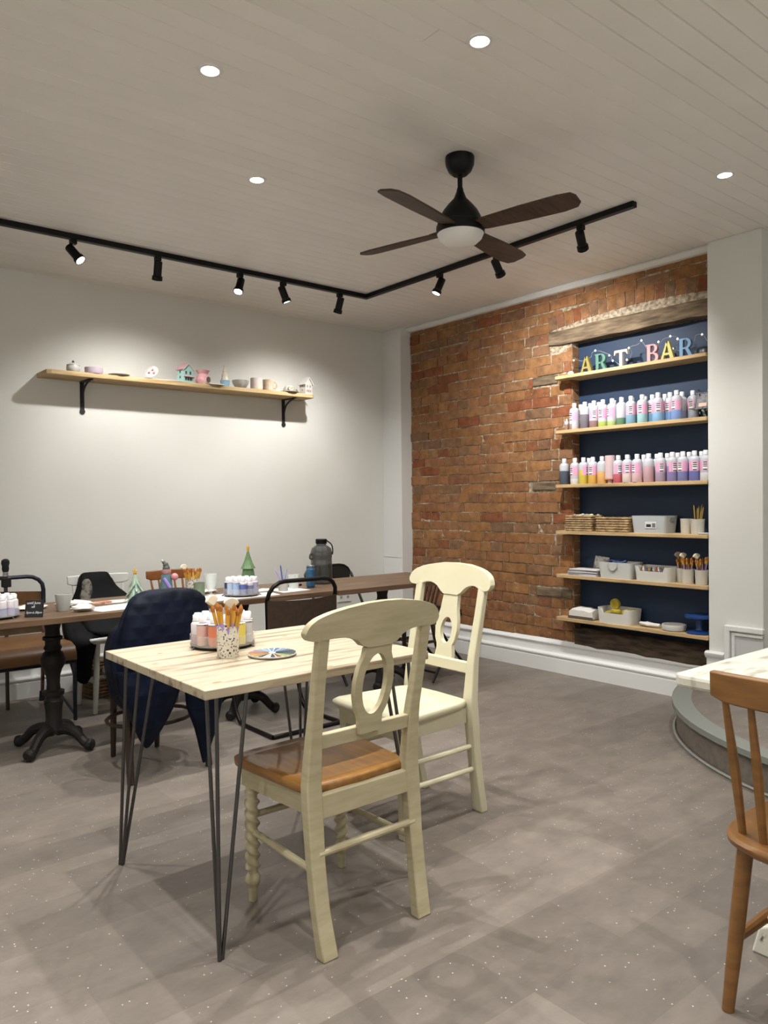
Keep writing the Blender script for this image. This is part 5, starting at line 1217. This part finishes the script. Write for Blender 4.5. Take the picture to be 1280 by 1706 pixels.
# ------------------------------------------------------------------ things on the wall-side tables
T = TH+.0005
COOL = [('#2e3854', .9, 'navy'), ('#a9bdd6', .95, 'pale blue'), ('#9fb6d8', .95, 'ice blue'), ('#5d6aa8', .8, 'indigo'), ('#7d7aa0', .7, 'violet grey'), ('#a7a5c0', .9, 'lavender'), ('#a58a94', .8, 'plum'), ('#b78f8c', .9, 'rose brown'), ('#8fa0c0', .9, 'steel blue')]
paint_caddy((2.12, 3.86, T), 'round caddy of blue paint bottles on the middle table', .098, COOL, 'on the middle table', .98, 150)
LILA = [('#a9a6c4', .5, 'lavender'), ('#8f8fb4', .4, 'periwinkle'), ('#b9a3ae', .6, 'mauve'), ('#b79a9f', .6, 'dusky pink'), ('#8c93b8', .5, 'slate blue')]
paint_caddy((.86, 3.90, T), 'round caddy of lilac paint bottles at the left edge', .10, LILA, 'at the left edge', 1.0, 0)
# black reservation sign with handwriting
t = thing('table_sign', 'small black sign with white handwriting on the left table', 'sign', (1.0, 3.80, T), -38)
TILT = lambda X, Y, Z: (X, Y+Z*.22, Z)
MB().box(-.042, .042, -.002, .002, 0, .078).map(TILT).build('board', M('chalk_black', '#0c0d12', .5), t, 0)
MB().box(-.03, .03, 0, .03, 0, .004).build('foot', M('chalk_black', '#0c0d12', .5), t, 0)
def text(body, size, loc, parent, mat):
    cu = bpy.data.curves.new('text', 'FONT'); cu.body = body; cu.size = size; cu.align_x = 'CENTER'; cu.extrude = .0004; cu.shear = .25; cu.resolution_u = 2
    to = bpy.data.objects.new('tmp', cu); COL.objects.link(to); bpy.context.view_layer.update()
    me = bpy.data.meshes.new_from_object(to.evaluated_get(bpy.context.evaluated_depsgraph_get())); bpy.data.objects.remove(to)
    me.materials.clear(); me.materials.append(mat); me.name = 'lettering'
    me.transform(Matrix.Rotation(R(90), 4, 'X')); me.transform(Matrix.Translation(loc))
    for v in me.vertices: v.co.y += v.co.z*.22
    return link('lettering', me, parent)
CHK = M('chalk_white', '#d6d6da', .8)
text('until June', .0165, (-.004, -.0028, .060), t, CHK); text('x8', .0155, (-.006, -.0028, .043), t, CHK); text('5pm-6.30pm', .0145, (0, -.0028, .017), t, CHK)
o = MB().lathe([(0, 0), (.029, 0), (.03, .003), (.0385, .082), (.037, .083), (.0285, .006), (0, .006)], 28).build('tumbler', M('matte_grey_cup', '#a8a8a4', .6)); o.location = (1.172, 3.93, T); tag(o, 'plain pale grey tumbler beside the black sign', 'cup')
WCL = M('tissue_white', '#d5d2cb', .9)
def crumple(name, lab, loc, sx, sy, sz, seed, cat='cloth', mat=None, n=14, m=8):
    qq = random.Random(seed); rings = []
    for j in range(m+1):
        th = math.pi*j/m
        rings.append([(sx*math.sin(th)*math.cos(2*math.pi*i/n)*(1+qq.uniform(-.22, .22)), sy*math.sin(th)*math.sin(2*math.pi*i/n)*(1+qq.uniform(-.22, .22)), max(0, sz*(.5-.5*math.cos(th))*(1+qq.uniform(-.2, .2)))) for i in range(n)])
    o = MB().loft(rings).build(name, mat or WCL, None, 50); o.location = loc; return tag(o, lab, cat)
crumple('crumpled_cloth', 'crumpled cream rag on the left table, right of the tumbler', (1.24, 3.84, T), .055, .035, .035, 2)
crumple('paper_towel', 'white paper towel lying behind the tumbler', (1.27, 4.08, T), .09, .04, .028, 5, 'paper')
crumple('paper_towel', 'white paper towel lying left of the tumbler', (1.06, 4.10, T), .08, .05, .022, 7, 'paper')
def sheet(lab, pl, z=0, mat=None, name='paper_sheet'):
    cx = sum(p[0] for p in pl)/len(pl); cy = sum(p[1] for p in pl)/len(pl)
    o = MB().prism([(x-cx, y-cy) for x, y in pl], 0, .0012, 'z').build(name, mat or PAP[0], None, 0); o.location = (cx, cy, T+z); return tag(o, lab, 'paper')
sheet('white sheet lying at the front of the left table under the coat chair', [(1.24, 3.93), (1.30, 3.75), (1.58, 3.78), (1.55, 4.0)])
sheet('white sheet on the left table in front of the star tree', [(1.42, 4.05), (1.60, 4.03), (1.62, 4.16), (1.44, 4.18)], .0)
sheet('large white sheet under the blue bottle caddy', [(1.80, 3.72), (2.30, 3.74), (2.34, 4.0), (1.80, 4.0)])
sheet('white sheet under the small white cup', [(2.36, 3.80), (2.56, 3.82), (2.55, 4.02), (2.38, 4.02)])
o = MB().prism(rrect(-.07, .07, -.04, .04, .03, 5), 0, .006, 'z').build('paint_palette', M('used_palette', '#c9a58c', .4, col2='#a9624a', scale=30, contrast=(.45, .55))); o.location = (1.40, 4.10, T); tag(o, 'used palette with orange paint smears on the left table', 'palette')
# christmas trees
def tier_tree(label, loc, R0, H, tiers, mat, spiky, star):
    t = thing('ceramic_tree', label, 'ornament', loc)
    for k, (z0, r0, z1, r1) in enumerate(tiers):
        n = 30; rings = []
        for u in range(5):
            f = u/4; r = r0+(r1-r0)*(f**.75); amp = (.36 if spiky else .07)*(1-f)
            rings.append([((r*(1+amp*math.cos(a*(7 if spiky else 12))))*math.cos(a+k*.45), (r*(1+amp*math.cos(a*(7 if spiky else 12))))*math.sin(a+k*.45), z0+(z1-z0)*f-(.014*math.cos(a*7)*(1-f) if spiky else 0)) for a in [2*math.pi*i/n for i in range(n)]])
        MB().loft(rings).build('tier', mat, t, 40)
    MB().lathe([(0, 0), (R0*.5, 0), (R0*.5, H*.05), (0, H*.05)], 16).build('base', mat, t)
    if star:
        MB().lathe([(0, H*.84), (H*.035, H*.84), (H*.03, H*.9), (0, H*.9)], 10).build('star_stem', ceram('rose_gold', '#b98a62', .35), t)
        pl = [((H*.11 if i % 2 == 0 else H*.05)*math.sin(R(36*i)), H*.95+(H*.11 if i % 2 == 0 else H*.05)*math.cos(R(36*i))) for i in range(10)]
        MB().prism(pl, -.006, .006, 'y').map(lambda X, Y, Z: (X*.77+Y*.63, -X*.63+Y*.77, Z)).build('star', ceram('gold_glaze', '#c9a24a', .3), t, 0, bev=.002)
    else:
        MB().lathe([(0, H*.83), (H*.03, H*.85), (H*.028, H*.9), (H*.034, H*.93), (H*.02, H*.97), (0, H)], 10).build('finial', ceram('gold_glaze', '#c9a24a', .3), t)
    return t
tier_tree('pale green ceramic tree topped with a gold star beside the coat', (1.575, 4.03, T), .05, .17, [(.012, .05, .05, .03), (.042, .043, .078, .025), (.07, .036, .105, .02), (.096, .028, .145, .008)], ceram('mint_glaze', '#7d9484', .3, col2='#a9baa9', scale=16), True, True)
tier_tree('dark green ceramic tree with gold tip behind the blue bottles', (2.315, 4.13, T), .055, .27, [(.008, .058, .135, .03), (.125, .042, .225, .007)], ceram('leaf_green_glaze', '#55734f', .35, col2='#6d8a62', scale=14), False, False)
# figurine
t = thing('gnome_figurine', 'teal ceramic figurine with pink bauble and grey pointed hat', 'figurine', (1.815, 4.18, T))
MB().lathe([(0, 0), (.036, 0), (.038, .02), (.032, .08), (.026, .12), (0, .125)], 20).build('body', ceram('dusty_teal', '#5f8189', .35), t)
MB().lathe([(0, .12), (.024, .122), (.028, .135), (.024, .148), (0, .15)], 18).build('collar', ceram('dusty_pink', '#b07f80', .35), t)
MB().tube(smoothpath([(0, 0, .145), (0, 0, .165), (-.006, .004, .182), (-.014, .01, .192)], 4), [.02]*4+[.016]*4+[.010]*4+[.006], 12).build('hat', ceram('grey_hat', '#555b54', .4), t)
MB().sphere((-.017, .012, .196), .008, 10, 6).build('pompom', CW, t)
MB().sphere((.037, -.03, .105), .021, 14, 9).build('bauble', ceram('pink_bauble', '#cf8b92', .3), t)
MB().tube([(-.022, -.018, .10), (-.004, -.034, .06), (.014, -.035, .03)], [.010, .012, .010], 8).build('scarf', ceram('violet_scarf', '#9a86cf', .4), t)
o = MB().box(-.045, .045, -.03, .03, 0, .022).build('palette_box', CW, None, 0, bev=.006); o.location = (1.90, 4.07, T); tag(o, 'small white box in front of the teal figurine', 'box')
brush_cup((1.965, 4.16, T), 'blue speckled cup of brushes on the middle table', .04, .085, 'on the middle table', 12, 6, .15, 1)
GLASS = M('clear_glass', '#e6ebe8', .08, alpha=.32)
o = MB().lathe([(0, 0), (.03, 0), (.031, .004), (.031, .078), (.0285, .078), (.0285, .006), (0, .006)], 24).build('green_cup', ceram('sage_cup', '#6f7d68', .5)); o.location = (1.925, 3.99, T); tag(o, 'sage green cup left of the tall glass', 'cup')
t = thing('tall_glass', 'tall clear stemmed glass on the middle table', 'glass', (1.985, 3.965, T))
MB().lathe([(0, 0), (.028, 0), (.026, .005), (.008, .012), (.008, .026), (.02, .034), (.03, .06), (.036, .125), (.0345, .125), (.0285, .06), (.0185, .036), (0, .034)], 24).build('bowl', GLASS, t)
crumple('paper_towel', 'crumpled white paper beside the blue bottle caddy', (2.29, 3.92, T), .05, .03, .02, 9, 'paper')
crumple('paper_towel', 'crumpled white paper between tall glass and blue caddy', (2.05, 4.12, T), .05, .03, .02, 10, 'paper')
o = MB().lathe([(0, 0), (.026, 0), (.028, .003), (.031, .062), (.029, .062), (.026, .006), (0, .006)], 22).build('water_cup', ceram('chalk_white_cup', '#bdbcb8', .5)); o.location = (2.415, 3.895, T); tag(o, 'small white cup holding three lilac and blue brushes', 'cup')
for (dx, dy, h, c, lab) in ((-.035, .03, .13, M('handle_lavender', '#a393c8', .4), 'lavender brush handle leaning left in the small white cup'), (-.012, .008, .155, M('handle_blue', '#4f5f9c', .4), 'blue brush handle upright in the small white cup'), (.02, -.015, .135, M('handle_paleblue', '#9aa3cc', .4), 'pale blue brush handle leaning right in the small white cup')):
    brush((2.415-dx*.2, 3.895-dy*.2, T+.01), (2.415+dx, 3.895+dy, T+h), lab, 'pencil', c, None, .0042)
o = MB().lathe([(0, 0), (.028, 0), (.031, .003), (.036, .085), (.0345, .085), (.0285, .01), (0, .012)], 22).build('water_glass', GLASS); o.location = (2.53, 3.96, T); tag(o, 'short clear glass next to the blue can', 'glass')
t = thing('drink_can', 'slim blue drink can on the right table', 'can', (2.635, 3.93, T))
MB().lathe([(0, 0), (.021, 0), (.026, .006), (.0265, .012), (.0265, .122), (.0235, .130), (0, .130)], 24).build('body', M('blue_can', '#2a5378', .35, metal=.3, col2='#3a6488', scale=30), t)
MB().lathe([(.0236, .1302), (.0242, .134), (.0225, .1345), (.021, .131), (0, .1312)], 24).build('lid', CHROME, t)
MB().lathe([(.0267, .112), (.0268, .112), (.0268, .116), (.0267, .116)], 24).build('band', CHROME, t)
t = thing('water_jug', 'large smoky grey water bottle with black cap on the right table', 'bottle', (2.82, 4.08, T))
SMOKE = M('smoky_plastic', '#3f403e', .12, alpha=.72, spec=.7)
MB().lathe([(0, 0), (.062, 0), (.068, .006), (.068, .15), (.0665, .156), (.0685, .16), (.070, .2), (.062, .226), (.042, .242), (.032, .247), (.032, .255), (0, .255)], 32).build('body', SMOKE, t)
MB().lathe([(0, .256), (.036, .256), (.037, .262), (.037, .282), (.034, .286), (0, .286)], 24).build('cap', BLACKM, t)
MB().tube(smoothpath([(.03, -.02, .275), (.055, -.035, .25), (.062, -.04, .215), (.058, -.042, .185)], 4), .008, 8, flat=.5).build('carry_strap', BLACKM, t)
MB().tube(smoothpath([(-.069, 0, .19), (-.085, 0, .19), (-.088, 0, .165), (-.069, 0, .16)], 4), .006, 8).build('grip', SMOKE, t)
o = MB().box(-.05, .05, -.03, .03, 0, .012).build('phone', M('phone_black', '#141416', .25), None, 0, bev=.004); o.location = (2.60, 4.07, T); o.rotation_euler = (0, 0, R(20)); tag(o, 'flat dark phone lying behind the blue can', 'phone')
# wall socket by the corner
t = thing('wall_socket', 'white double socket low on the back wall near the corner', 'socket', (3.85, YB, .42))
MB().box(-.07, .07, -.008, 0, -.04, .04).build('plate', WHITE, t, 0, bev=.003)
for s in (-1, 1): MB().box(s*.035-.012, s*.035+.012, -.0095, -.008, -.012, .012).build('outlet', M('socket_slot', '#9a9a98', .5), t, 0)
